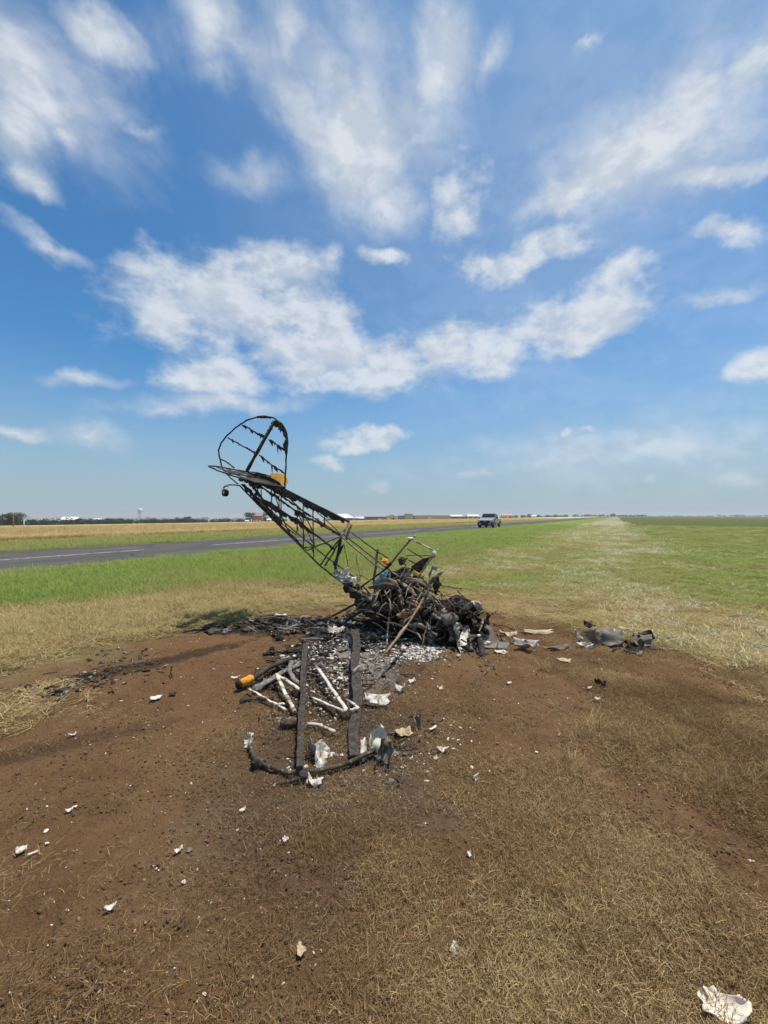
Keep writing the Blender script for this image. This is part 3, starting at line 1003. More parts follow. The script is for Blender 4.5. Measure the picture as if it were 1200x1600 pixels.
def plant_tree(x, y, h, k, label, group=None, wide=1.0):
    if k in _used:
        o = copy_tree(TREES[k])
    else:
        o = TREES[k]
        _used.add(k)
    h *= 1.14
    o.location = (x, y, gz(x, y) - .1)
    o.rotation_euler = (0, 0, random.uniform(0, 6.28))
    o.scale = (h * wide, h * wide, h)
    tag(o, label, 'tree', group)
    if not group and 'group' in o:
        del o['group']
    return o


for px, top, k, wide, label in (
        (6, 804.5, 1, 1.1, 'broad dark tree standing at the left end of the treeline beyond the wheat'),
        (26, 802.0, 0, 1.15, 'tallest tree of the left treeline, beside the thin pale post'),
        (391, 801.5, 0, 1.25, 'round dark tree just left of the red brick house'),
        (411, 801.3, 2, 1.5, 'round dark tree just right of the red brick house'),
        (292, 807.6, 3, 1.0, 'low domed tree standing highest in the middle of the far treeline'),
        (172, 810.2, 3, 1.1, 'wide low tree in the far treeline left of the water tower')):
    x, y = at_lat(px, 205 + random.uniform(-2, 5))
    plant_tree(x, y, CAM_H - gz(x, y) - (top - HOR) / F_PX * y, k, label, None, wide)
ORD = ('first', 'second', 'third', 'fourth', 'fifth', 'sixth', 'seventh', 'eighth', 'ninth', 'tenth', 'eleventh')
seq = {}
for px, top in ((-14, 806), (48, 812), (63, 813), (80, 812.8), (94, 815.5), (111, 813.5), (126, 810.6), (141, 813), (156, 812), (187, 811.3), (201, 812), (214, 814), (228, 813), (240, 812),
                (253, 812), (266, 811.4), (279, 810), (305, 811), (318, 812), (331, 812.6), (345, 812), (359, 811), (373, 811.5), (428, 810), (445, 811), (462, 810.5), (482, 810)):
    x, y = at_lat(px, 206 + random.uniform(0, 14))
    where = ('left of the long white roofed barn' if px < 96 else 'between the two pale barns' if px < 146 else 'between the pale barns and the water tower' if px < 214 else
             'below the water tower' if px < 226 else 'between water tower and the domed tree' if px < 290 else 'between the domed tree and the brick house' if px < 390 else 'behind the slanting wrecked fuselage')
    plant_tree(x, y, CAM_H - gz(x, y) - (top - HOR) / F_PX * y, random.choice((1, 3, 3, 0)), ORD[seq.get(where, 0)] + ' low dark tree from the left, ' + where, 'trees along the far side of the wheat', 1.3)
    seq[where] = seq.get(where, 0) + 1
for kk, (px, yy, h) in enumerate(((806, 640, 4.6), (817, 660, 5.0), (828, 680, 6.6), (842, 700, 5.2), (855, 720, 5.0), (868, 740, 5.4), (884, 800, 5.2), (899, 820, 5.6), (915, 850, 5.4), (958, 1000, 8.0), (938, 900, 5.0))):
    plant_tree((px - 600) / F_PX * yy, yy, h, random.choice((1, 3)), 'small hazy tree far beyond the runway, ' + ORD[kk if kk < 9 else 19 - kk] + ' to the right of the truck', 'far trees right of the truck', 1.35)


def far_wood(name, label, spots, n, leaf):
    cs = [(x, y, gz(x, y) + h * .45) for x, y, h in spots]
    rs = [h * .62 for x, y, h in spots]
    o = link(name, leaf_cloud(name, cs, rs, n, leaf, .85), MATS['leaves'])
    tag(o, label, kind='stuff')


sp = []
for i in range(170):
    px = random.uniform(-60, 560)
    x, y = at_lat(px, random.uniform(226, 250))
    sp.append((x, y, random.uniform(2.6, 4.6)))
far_wood('hedgerow', 'unbroken low hedge and brush behind the trees beyond the wheat', sp, 22000, .30)
sp = []
for i in range(170):
    px = random.uniform(780, 1010)
    y = random.uniform(1100, 1500)
    sp.append(((px - 600) / F_PX * y, y, random.uniform(4, 8)))
for i in range(260):
    px = random.uniform(985, 1330)
    y = random.uniform(1500, 2100)
    b = 4 + 6.5 * max(math.exp(-((px - 1122) / 9) ** 2), .8 * math.exp(-((px - 1153) / 22) ** 2), .75 * math.exp(-((px - 1200) / 24) ** 2), .5 * math.exp(-((px - 1250) / 40) ** 2))
    sp.append(((px - 600) / F_PX * y, y, b * random.uniform(.8, 1.15)))
far_wood('far_woods', 'hazy low woods strung along the skyline at the right', sp, 26000, 1.1)


# ------------------------------------------------------------------ buildings far beyond the wheat
def paint(name, c, rough=.7, **kw):
    return simple(name, c, tuple(v * .86 for v in c), .6, rough, **kw)


paint('tan_wall', (0.42, 0.33, 0.22))
paint('green_tan_wall', (0.33, 0.32, 0.23))
paint('grey_wall', (0.21, 0.21, 0.20))
paint('pink_wall', (0.52, 0.37, 0.28))
paint('brown_wall', (0.20, 0.125, 0.080))
paint('brick_wall', (0.36, 0.20, 0.15))
paint('white_roof', (0.76, 0.76, 0.75), .5)
paint('grey_roof', (0.24, 0.25, 0.25))
paint('dark_opening', (0.03, 0.028, 0.026))
paint('white_paint', (0.76, 0.76, 0.74))
paint('cream_trim', (0.62, 0.56, 0.44))


def building(name, cat, label, px0, px1, dist, wall_h, depth, wall, roof, roof_kind='gable', roof_h=1.2, openings=(), over=.5, turn=0):
    """openings: (name, from, to as shares of the front, sill, head, material)"""
    xm = ((px0 + px1) / 2 - 600) / F_PX * dist
    w = (px1 - px0) / F_PX * dist
    rz = math.atan2(-xm, dist) * .5 + R(turn)
    root = empty(name, (xm, dist, gz(xm, dist) - .05), rz)
    tag(root, label, cat)
    mb = MB()
    mb.box((0, depth / 2, wall_h / 2), (w, depth, wall_h))
    if roof_kind == 'gable':
        mb.add([(-w / 2, .02, wall_h), (-w / 2, depth - .02, wall_h), (-w / 2, depth / 2, wall_h + roof_h), (w / 2, .02, wall_h), (w / 2, depth - .02, wall_h), (w / 2, depth / 2, wall_h + roof_h)],
               [(0, 2, 1), (3, 4, 5)])
    if roof_kind == 'front':
        mb.add([(-w / 2, 0, wall_h), (w / 2, 0, wall_h), (0, 0, wall_h + roof_h), (-w / 2, depth, wall_h), (w / 2, depth, wall_h), (0, depth, wall_h + roof_h)], [(0, 1, 2), (3, 5, 4)])
    mb.build('wall', MATS[wall], root, (0, 0, 0))
    rb = MB()
    X, Y0, Y1, z, e = w / 2 + over, -over, depth + over, wall_h, .18
    if roof_kind == 'gable':
        ym = depth / 2
        pr = [(-X, Y0, z - .1), (-X, ym, z + roof_h), (-X, Y1, z - .1), (-X, Y1, z + e - .1), (-X, ym, z + roof_h + e), (-X, Y0, z + e - .1)]
        rb.add(pr + [(-p[0], p[1], p[2]) for p in pr], [tuple(range(5, -1, -1)), tuple(range(6, 12))] + [(i, (i + 1) % 6, 6 + (i + 1) % 6, 6 + i) for i in range(6)])
    elif roof_kind == 'front':
        pr = [(-X, Y0, z - .1), (0, Y0, z + roof_h), (X, Y0, z - .1), (X, Y0, z + e - .1), (0, Y0, z + roof_h + e), (-X, Y0, z + e - .1)]
        rb.add(pr + [(p[0], Y1, p[2]) for p in pr], [tuple(range(6)), tuple(range(11, 5, -1))] + [(i, 6 + i, 6 + (i + 1) % 6, (i + 1) % 6) for i in range(6)])
    elif roof_kind == 'hip':
        i1 = min(depth / 2, w / 2 - .5)
        rb.add([(-X, Y0, z), (X, Y0, z), (X, Y1, z), (-X, Y1, z), (-X + i1, depth / 2, z + roof_h), (X - i1, depth / 2, z + roof_h)], [(0, 1, 5, 4), (2, 3, 4, 5), (1, 2, 5), (3, 0, 4), (3, 2, 1, 0)])
    else:
        rb.box((0, depth / 2, z + .13), (w + 2 * over, depth + 2 * over, .26))
    rb.build('roof', MATS[roof], root, (0, 0, 0))
    for nm, a, b, z0, z1, mt in openings:
        ob = MB()
        xa, xb = -w / 2 + a * w, -w / 2 + b * w
        ob.box(((xa + xb) / 2, -.03, (z0 + z1) / 2), (xb - xa, .10, z1 - z0))
        fo = ob.build(nm, MATS[mt], root, (0, 0, 0))
        tb_ = MB()
        for c, s in (((xa - .06, -.05, (z0 + z1) / 2), (.12, .12, z1 - z0)), ((xb + .06, -.05, (z0 + z1) / 2), (.12, .12, z1 - z0)), (((xa + xb) / 2, -.05, z1 + .06), (xb - xa + .24, .12, .12))):
            tb_.box(c, s)
        tb_.build('frame', MATS['cream_trim'], fo, (0, 0, 0))
    return root


building('hall', 'hall', 'hall with a white hipped roof just behind the frame of the wrecked fuselage', 516, 553, 400, 3.2, 16, 'cream_trim', 'white_roof', 'hip', 4.2,
         (('window', .15, .25, 1, 2.3, 'dark_opening'), ('window', .4, .5, 1, 2.3, 'dark_opening'), ('window', .85, .95, 1, 2.3, 'dark_opening')))
building('shed', 'shed', 'low shed with a white roof between hall and long grey building', 556, 569, 430, 2.6, 8, 'grey_wall', 'white_roof', 'gable', 1.6, (('door', .4, .6, .1, 2.2, 'dark_opening'),))
building('hangar', 'hangar', 'long grey hangar with a thin white roof line', 569, 604, 398, 3.9, 12, 'grey_wall', 'white_roof', 'flat', 0,
         (('door', .10, .42, .1, 3.2, 'brown_wall'), ('door', .62, .80, .1, 2.2, 'white_paint'), ('window', .86, .95, .8, 1.8, 'white_paint')))
building('house', 'house', 'pinkish house with a dark arched entrance beside the long grey hangar', 603, 621, 392, 3.9, 9, 'pink_wall', 'pink_wall', 'front', 1.8,
         (('door', .56, .74, .1, 2.9, 'dark_opening'), ('window', .14, .30, 1, 2.2, 'white_paint')), .25)
building('shed', 'shed', 'small dark grey shed between the pinkish house and the tallest tan building', 621.5, 632, 405, 4.6, 8, 'grey_roof', 'grey_roof', 'flat', 0, (('door', .2, .7, .1, 2.6, 'grey_wall'),), .2)
building('hangar', 'hangar', 'tallest tan green hangar with a dark flat roof edge', 632, 645, 396, 6.2, 12, 'green_tan_wall', 'grey_roof', 'flat', 0, (('door', .15, .85, .1, 4.4, 'tan_wall'),), .3)
building('hangar', 'hangar', 'very long low tan hangar with a dark door at its left end', 645.5, 704, 399, 4.3, 14, 'tan_wall', 'green_tan_wall', 'flat', 0,
         (('door', .008, .036, .1, 3.6, 'dark_opening'), ('door', .40, .48, .1, 2.8, 'cream_trim'), ('door', .60, .66, .1, 2.8, 'tan_wall'), ('door', .78, .84, .1, 2.8, 'tan_wall')), .25)
building('barn', 'barn', 'brown barn with a bright white roof left of the truck', 704, 722, 405, 3.2, 10, 'brown_wall', 'white_roof', 'gable', 1.5, (('door', .35, .62, .1, 2.5, 'dark_opening'),), .4)
building('carport', 'carport', 'open brown carport between the two white roofed barns', 722.5, 731, 412, 2.7, 7, 'brown_wall', 'grey_roof', 'flat', 0, (('door', .12, .88, .1, 2.3, 'dark_opening'),), .3)
building('barn', 'barn', 'cream barn with white roof and two openings partly behind the dark truck', 731, 748, 405, 3.2, 10, 'cream_trim', 'white_roof', 'gable', 1.5,
         (('door', .10, .42, .1, 2.5, 'brown_wall'), ('door', .56, .9, .1, 2.5, 'brown_wall')), .4)
building('house', 'house', 'low pinkish house showing just right of the dark truck', 785, 800, 430, 3.6, 9, 'pink_wall', 'pink_wall', 'gable', 1.2, (('window', .5, .62, 1, 2.2, 'white_paint'), ('window', .75, .87, 1, 2.2, 'dark_opening')), .3)
building('house', 'house', 'small white house among the far trees right of the truck', 831, 838, 660, 3.2, 8, 'white_paint', 'white_roof', 'gable', 1.4, (('door', .4, .6, .1, 2.2, 'dark_opening'),), .3)
x, y = at_lat(403, 203)
building('house', 'house', 'red brick house standing between two round dark trees', 394, 409, y, 4.6, 7, 'brick_wall', 'brick_wall', 'gable', 1.7,
         (('door', .42, .56, .1, 2.1, 'white_paint'), ('window', .14, .3, .9, 1.9, 'white_paint'), ('window', .7, .86, .9, 1.9, 'white_paint')), .3)
x, y = at_lat(420, 198)
building('shed', 'shed', 'tiny cream shed beside the tree right of the brick house', 417, 423, y, 1.9, 3, 'cream_trim', 'white_roof', 'gable', .6, (('door', .3, .7, .05, 1.6, 'dark_opening'),), .15)
x, y = at_lat(386, 199)
building('shed', 'shed', 'tiny white shed left of the brick house at the field edge', 383, 388, y, 1.3, 2, 'white_paint', 'white_roof', 'gable', .4, (('door', .3, .7, .05, 1.1, 'dark_opening'),), .1)
x, y = at_lat(105, 262)
building('barn', 'barn', 'long white roofed barn showing over the trees at the far left', 96, 117, y, 3.2, 8, 'white_paint', 'white_roof', 'gable', 1.6, (('door', .4, .6, .1, 2.6, 'dark_opening'),), .3)
x, y = at_lat(150, 262)
building('barn', 'barn', 'small pale barn glimpsed between trees right of the long white roof', 146, 155, y, 2.8, 6, 'white_paint', 'white_roof', 'gable', 1.2, (('door', .4, .6, .1, 2.2, 'dark_opening'),), .3)

# water tower
TWY = 900.0
TWX = (219 - 600) / F_PX * TWY
tw = empty('water_tower', (TWX, TWY, gz(TWX, TWY)))
tag(tw, 'white water tower on tall thin legs above the far treeline', 'water tower')
tz0 = CAM_H + (HOR - 800.5) / F_PX * TWY - gz(TWX, TWY)
tz1 = CAM_H + (HOR - 794.2) / F_PX * TWY - gz(TWX, TWY)
mb = MB()
rr = 4.9
mb.tube([(0, 0, tz0 - 1.2), (0, 0, tz0 - .2), (0, 0, tz0 + 1.0), (0, 0, tz1 - 2.2), (0, 0, tz1 - .7), (0, 0, tz1)], [.8, 3.6, rr, rr, 3.2, .3], 20)
mb.build('tank', MATS['white_paint'], tw, (0, 0, 0))
mb = MB()
mb.tube([(0, 0, -1), (0, 0, tz0 - 1)], [1.0, .8], 10)
mb.build('riser', MATS['white_paint'], tw, (0, 0, 0))
for i in range(6):
    a = i * math.pi / 3 + .3
    mb = MB()
    mb.tube([(math.cos(a) * 6.2, math.sin(a) * 6.2, -1), (math.cos(a) * 4.6, math.sin(a) * 4.6, tz0 + 1.2)], .38, 7)
    mb.build('leg', MATS['white_paint'], tw, (0, 0, 0))
mb = MB()
ring = [(math.cos(k * math.pi / 12) * 5.5, math.sin(k * math.pi / 12) * 5.5, tz0 + 1.0) for k in range(25)]
mb.tube(ring, .22, 6, cap=False)
mb.build('catwalk', MATS['white_paint'], tw, (0, 0, 0))


def post(name, cat, label, px, y_, top, r, mt, arm=0):
    x_ = (px - 600) / F_PX * y_
    root = empty(name, (x_, y_, gz(x_, y_) - .2))
    tag(root, label, cat)
    h = CAM_H - (top - HOR) / F_PX * y_ - gz(x_, y_) + .2
    mb = MB()
    mb.tube([(0, 0, 0), (0, 0, h)], [r, r * .8], 8)
    mb.build('pole', MATS[mt], root, (0, 0, 0))
    mb = MB()
    if arm:
        mb.box((0, 0, h - .5), (arm, .12, .14))
        for q in (-.45, 0, .45):
            mb.tube([(q * arm, 0, h - .43), (q * arm, 0, h - .2)], .06, 6)
        mb.build('crossarm', MATS['bark'], root, (0, 0, 0))
    else:
        mb.tube([(0, 0, h - .02), (0, 0, h + .08)], [r * 1.25, r * .6], 8)
        mb.build('cap', MATS[mt], root, (0, 0, 0))


post('marker_post', 'post', 'thin white post at the far field edge beside the tallest left tree', 37.5, 74.0, 811.8, .07, 'white_paint')
post('utility_pole', 'pole', 'pale utility pole with a crossarm rising out of the leftmost trees', 21, 73.5, 801.0, .11, 'scaled_steel', 1.6)


# ------------------------------------------------------------------ pickup truck on the runway
m, t = newmat('truck_paint')
finish(t, (0.012, 0.014, 0.017), .22, spec=.6, Coat_Weight=1.0, Coat_Roughness=.05)
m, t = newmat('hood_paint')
finish(t, (0.30, 0.31, 0.32), .3, metal=.1, Coat_Weight=1.0, Coat_Roughness=.08)  # paler than the body: the sky's reflection on the hood is put into its colour
m, t = newmat('truck_glass')
finish(t, (0.01, 0.013, 0.015), .05, spec=.6)
simple('truck_trim', (0.02, 0.02, 0.021), (0.03, 0.03, 0.031), 8, .55)
m, t = newmat('lamp_lens')
finish(t, (0.55, 0.56, 0.58), .12, spec=.6)
m, t = newmat('chrome')
finish(t, (0.55, 0.56, 0.57), .22, metal=1.0)
m, t = newmat('badge')
finish(t, (0.16, 0.22, 0.36), .3)
TY = 53.0
TX = (765 - 600) / F_PX * TY
truck = empty('pickup_truck', (TX, TY, 0.02), math.atan2(-DIRV[1], -DIRV[0]) + R(3))
tag(truck, 'dark pickup truck with a pale painted sky sheen on its hood parked at the runway', 'pickup truck')


def loft(mb, secs):
    """closed cross-sections (same count) joined along the length"""
    k = len(secs[0])
    vs = [v for s_ in secs for v in s_]
    fs = [tuple(range(k - 1, -1, -1)), tuple((len(secs) - 1) * k + i for i in range(k))]
    for a in range(len(secs) - 1):
        fs += [(a * k + i, a * k + (i + 1) % k, (a + 1) * k + (i + 1) % k, (a + 1) * k + i) for i in range(k)]
    mb.add(vs, fs, False)


def ring8(x_, w, z0, z1, b=.09):
    h = w / 2
    return [(x_, -h + b, z0), (x_, h - b, z0), (x_, h, z0 + b), (x_, h, z1 - b), (x_, h - b, z1), (x_, -h + b, z1), (x_, -h, z1 - b), (x_, -h, z0 + b)]


mb = MB()
loft(mb, [ring8(-2.8, 1.9, .62, 1.16), ring8(-2.7, 1.98, .50, 1.2), ring8(-.95, 2.0, .46, 1.2), ring8(.9, 2.0, .46, 1.2), ring8(1.0, 2.0, .5, 1.17), ring8(2.45, 1.98, .50, 1.01), ring8(2.62, 1.9, .52, .96)])
mb.build('body', MATS['truck_paint'], truck, (0, 0, 0))
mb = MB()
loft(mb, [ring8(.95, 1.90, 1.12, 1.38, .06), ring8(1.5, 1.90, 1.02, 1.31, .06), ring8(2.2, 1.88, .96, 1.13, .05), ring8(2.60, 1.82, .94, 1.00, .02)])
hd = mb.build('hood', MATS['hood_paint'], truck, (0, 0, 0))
mb = MB()
loft(mb, [ring8(-1.0, 1.86, 1.18, 1.22, .01), ring8(-.75, 1.74, 1.19, 1.84, .08), ring8(-.3, 1.66, 1.19, 1.90, .10), ring8(.35, 1.64, 1.19, 1.88, .10), ring8(.55, 1.62, 1.19, 1.82, .08), ring8(1.12, 1.8, 1.18, 1.22, .01)])
mb.build('cab', MATS['truck_paint'], truck, (0, 0, 0))
mb = MB()
mb.add([(1.075, -.80, 1.25), (1.075, .80, 1.25), (.60, .70, 1.78), (.60, -.70, 1.78), (1.045, -.80, 1.25), (1.045, .80, 1.25), (.57, .70, 1.78), (.57, -.70, 1.78)],
       [(0, 1, 2, 3), (7, 6, 5, 4), (0, 4, 5, 1), (1, 5, 6, 2), (2, 6, 7, 3), (3, 7, 4, 0)])
mb.build('windshield', MATS['truck_glass'], truck, (0, 0, 0)).location = (.025, 0, .01)
for s_ in (-1, 1):
    for xa, xb, ta, tb2 in ((.02, .88, .04, .48), (-.78, -.06, -.66, -.04)):
        mb = MB()
        q = [(xa, s_ * .905, 1.27), (xb, s_ * .905, 1.27), (tb2, s_ * .845, 1.74), (ta, s_ * .845, 1.74)]
        mb.add(q + [(p[0], p[1] - s_ * .04, p[2]) for p in q], [(0, 1, 2, 3), (7, 6, 5, 4), (0, 4, 5, 1), (1, 5, 6, 2), (2, 6, 7, 3), (3, 7, 4, 0)])
        mb.build('side_window', MATS['truck_glass'], truck, (0, 0, 0))
    mb = MB()
    mb.box((.82, s_ * 1.12, 1.30), (.12, .24, .20))
    mb.box((.84, s_ * 1.0, 1.24), (.05, .14, .05))
    mb.build('mirror', MATS['truck_trim'], truck, (0, 0, 0))
    mb = MB()
    mb.box((2.61, s_ * .76, .85), (.08, .30, .15))
    mb.build('headlight', MATS['lamp_lens'], truck, (0, 0, 0))
    mb = MB()
    mb.box((-.05, s_ * 1.005, .98), (.20, .03, .035))
    mb.build('door_handle', MATS['chrome'], truck, (0, 0, 0))
    for xw in (1.72, -1.85):
        mb = MB()
        mb.tube([(xw, s_ * .74, .39), (xw, s_ * .76, .39), (xw, s_ * .99, .39), (xw, s_ * 1.01, .39)], [.34, .39, .39, .34], 20)
        wh = mb.build('wheel', MATS['rubber'], truck, (0, 0, 0))
        mb = MB()
        mb.tube([(xw, s_ * .98, .39), (xw, s_ * 1.02, .39)], [.24, .22], 14)
        mb.build('rim', MATS['chrome'], wh, (0, 0, 0))
        mb = MB()
        arc = [(xw + .46 * math.cos(k * math.pi / 8), s_ * .995, .42 + .44 * math.sin(k * math.pi / 8)) for k in range(9)]
        mb.tube(arc, .05, 6)
        mb.build('wheel_arch', MATS['truck_trim'], truck, (0, 0, 0))
mb = MB()
mb.box((2.62, 0, .82), (.06, 1.18, .26))
gr = mb.build('grille', MATS['truck_trim'], truck, (0, 0, 0))
for zz in (.74, .82, .90):
    mb = MB()
    mb.box((2.655, 0, zz), (.03, 1.14, .035))
    mb.build('bar', MATS['dark_steel'], gr, (0, 0, 0))
mb = MB()
mb.tube([(2.66, 0, .83), (2.70, 0, .83)], .15, 18, flat=.55)
bd = mb.build('emblem', MATS['badge'], truck, (0, 0, 0))
mb = MB()
loft(mb, [ring8(2.5, 1.96, .30, .72, .05), ring8(2.74, 1.86, .34, .70, .05)])
bp = mb.build('bumper', MATS['truck_trim'], truck, (0, 0, 0))
for s_ in (-1, 1):
    mb = MB()
    mb.box((2.745, s_ * .62, .55), (.03, .26, .10))
    mb.build('fog_lamp', MATS['lamp_lens'], bp, (0, 0, 0))


# ------------------------------------------------------------------ the wrecked airplane
def rags(mb, pts, n, size, seed=0):
    """bits of burnt fabric clinging under a tube"""
    rs = random.Random(seed)
    for _ in range(n):
        i = rs.randrange(len(pts) - 1)
        f = rs.random()
        p = Vector(pts[i]).lerp(Vector(pts[i + 1]), f)
        t_ = (Vector(pts[i + 1]) - Vector(pts[i])).normalized()
        dn = Vector((rs.uniform(-.3, .3), rs.uniform(-.5, .5), -1)).normalized()
        a, b = size * math.exp(rs.gauss(-.6, .5)), size * math.exp(rs.gauss(-.9, .7))
        nr = t_.cross(dn).normalized() * .004
        q = [p - t_ * a, p - t_ * a * .5 + dn * b * rs.uniform(.3, .8), p + dn * b + t_ * a * rs.uniform(-.4, .4), p + t_ * a * .5 + dn * b * rs.uniform(.2, .7), p + t_ * a, p - dn * size * .25]
        mb.poly(q, .008, nr)


def ribbon(mb, A, Bv, n=28, thick=.006, seed=0, rag=.5):
    """ragged strip hanging between the lines A and B (B is the torn side)"""
    def along(L_, t):
        t = t * (len(L_) - 1)
        i = min(int(t), len(L_) - 2)
        return Vector(L_[i]).lerp(Vector(L_[i + 1]), t - i)
    vs, fs = [], []
    for i in range(n + 1):
        t_ = i / n
        a, b = along(A, t_), along(Bv, t_)
        k = 1 - rag * float(vnoise(i * .9, seed * 3.3, seed))
        b = a.lerp(b, k)
        off = Vector((0, -thick, 0))
        vs += [a, b, b + off, a + off]
    for i in range(n):
        o = i * 4
        for j in range(4):
            fs.append((o + j, o + (j + 1) % 4, o + 4 + (j + 1) % 4, o + 4 + j))
    fs += [(3, 2, 1, 0), (n * 4, n * 4 + 1, n * 4 + 2, n * 4 + 3)]
    mb.add(vs, fs)


def sub(pts, k=4):
    """a line with slight kinks put in"""
    out = []
    for a, b in zip(pts, pts[1:]):
        for i in range(k):
            out.append(a.lerp(b, i / k) + Vector([random.uniform(-.004, .004) for _ in range(3)]) * (i > 0))
    out.append(pts[-1])
    return out


simple('scorched_wood', (0.20, 0.135, 0.075), (0.34, 0.25, 0.155), 7, .85, spec=.1, c=(0.06, 0.045, 0.035), cover=.52)
plane = empty('airplane_wreck', (-.6, 5.7, 0))
tag(plane, 'burnt airplane skeleton standing on its nose with the tail in the air', 'airplane wreck')


def T(name, pts, r, mt, nrag=0, rsize=.04, parent=None, wob=.12, lab=None, seg=7):
    mb = MB()
    pp = sub([P(*p) for p in pts])
    mb.tube(pp, r, seg, wob)
    if nrag:
        rags(mb, pp, nrag, rsize, len(mb.v))
    o = mb.build(name, MATS[mt], plane if parent is None else parent)
    if lab:
        o['label'] = lab
    return o


TN = [(388, 742, 6.38), (440, 764, 6.2), (480, 783, 6.05), (545, 815, 5.85)]
TF = [(390, 748, 6.52), (427, 773, 6.5), (464, 800, 6.45), (507, 822, 6.4), (533, 838, 6.3)]
BN = [(374, 758, 6.38), (413, 798, 6.2), (477, 861, 5.95), (500, 884, 5.8), (536, 912, 5.65), (578, 944, 5.45)]
BF = [(378, 756, 6.48), (429, 803, 6.4), (469, 837, 6.3), (511, 871, 6.15), (562, 908, 6.0)]
T('longeron', TN, .021, 'char', 26, .05)
T('longeron', TF, .014, 'char', 22, .045)
T('longeron', BN, .013, 'burnt_steel', 0)
T('longeron', BF, .012, 'burnt_steel', 0)
T('stringer', [(393, 757, 6.35), (413, 783, 6.24), (432, 792, 6.2), (460, 812, 6.12), (488, 832, 6.05), (507, 846, 6.0), (522, 858, 5.95)], .016, 'char', 24, .05)
T('stringer', [(400, 751, 6.3), (436, 771, 6.2), (475, 799, 6.08), (507, 819, 6.0), (536, 838, 5.9)], .009, 'burnt_steel', 3, .03)
T('stringer', [(381, 757, 6.38), (405, 785, 6.25), (425, 806, 6.2), (447, 829, 6.1), (466, 846, 6.0)], .016, 'char', 20, .045)
T('stringer', [(386, 764, 6.36), (418, 800, 6.2), (440, 824, 6.1), (480, 860, 5.95)], .008, 'burnt_steel', 2, .03)
T('stringer', [(389, 745, 6.33), (430, 764, 6.18), (485, 791, 6.0), (530, 812, 5.88)], .010, 'char', 14, .045)
T('stringer', [(452, 771, 6.1), (490, 795, 6.0), (520, 822, 5.92), (534, 838, 5.85)], .007, 'burnt_steel', 2, .03)
for a, b in (((424, 757, 6.27), (424, 806, 6.18)), ((440, 764, 6.2), (438, 822, 6.1)), ((474, 780, 6.07), (474, 857, 5.96)), ((489, 787, 6.03), (490, 872, 5.88)), ((464, 798, 6.45), (464, 834, 6.32)),
             ((408, 765, 6.5), (409, 788, 6.44)), ((507, 798, 5.97), (507, 822, 5.95)), ((436, 774, 6.5), (437, 810, 6.38))):
    T('upright', [a, b], .009, 'burnt_steel', 5, .04)
for a, b in (((400, 752, 6.3), (407, 789, 6.2)), ((424, 757, 6.27), (440, 806, 6.14)), ((440, 766, 6.2), (474, 800, 6.05)), ((474, 800, 6.05), (489, 830, 6.0)), ((424, 806, 6.2), (464, 836, 6.3)),
             ((412, 796, 6.2), (437, 809, 6.4)), ((390, 775, 6.3), (404, 768, 6.45)), ((440, 806, 6.1), (455, 838, 6.02)), ((464, 800, 6.44), (493, 855, 6.2)), ((474, 856, 5.96), (493, 854, 6.2))):
    T('brace', [a, b], .0085, 'burnt_steel', 5, .045)
T('cross_tube', [(480, 860, 5.95), (506, 849, 5.85), (533, 838, 5.75)], .011, 'scaled_steel')
T('cross_tube', [(500, 884, 5.8), (515, 862, 5.8), (533, 840, 5.76)], .012, 'burnt_steel', 4, .03)
# charred skin still clinging to the truss
for nm_, ln_, w_, sd_ in (('s', [(393, 757, 6.35), (413, 783, 6.24), (432, 792, 6.2), (460, 812, 6.12), (488, 832, 6.05)], 8, 21), ('s', [(400, 751, 6.3), (436, 771, 6.2), (475, 799, 6.08), (507, 819, 6.0)], 6, 22),
                          ('s', [(389, 745, 6.33), (430, 764, 6.18), (485, 791, 6.0), (538, 813, 5.86)], 9, 23), ('s', [(381, 757, 6.38), (405, 785, 6.25), (425, 806, 6.2), (452, 832, 6.1)], 9, 24),
                          ('s', [(390, 748, 6.52), (427, 773, 6.5), (464, 800, 6.45), (507, 822, 6.4)], 6, 25)):
    mb = MB()
    ribbon(mb, [P(*q) for q in ln_], [P(q[0] + 1, q[1] + w_, q[2]) for q in ln_], 46, .006, sd_, 1.0)
    mb.build('charred_skin', MATS['char'], plane)
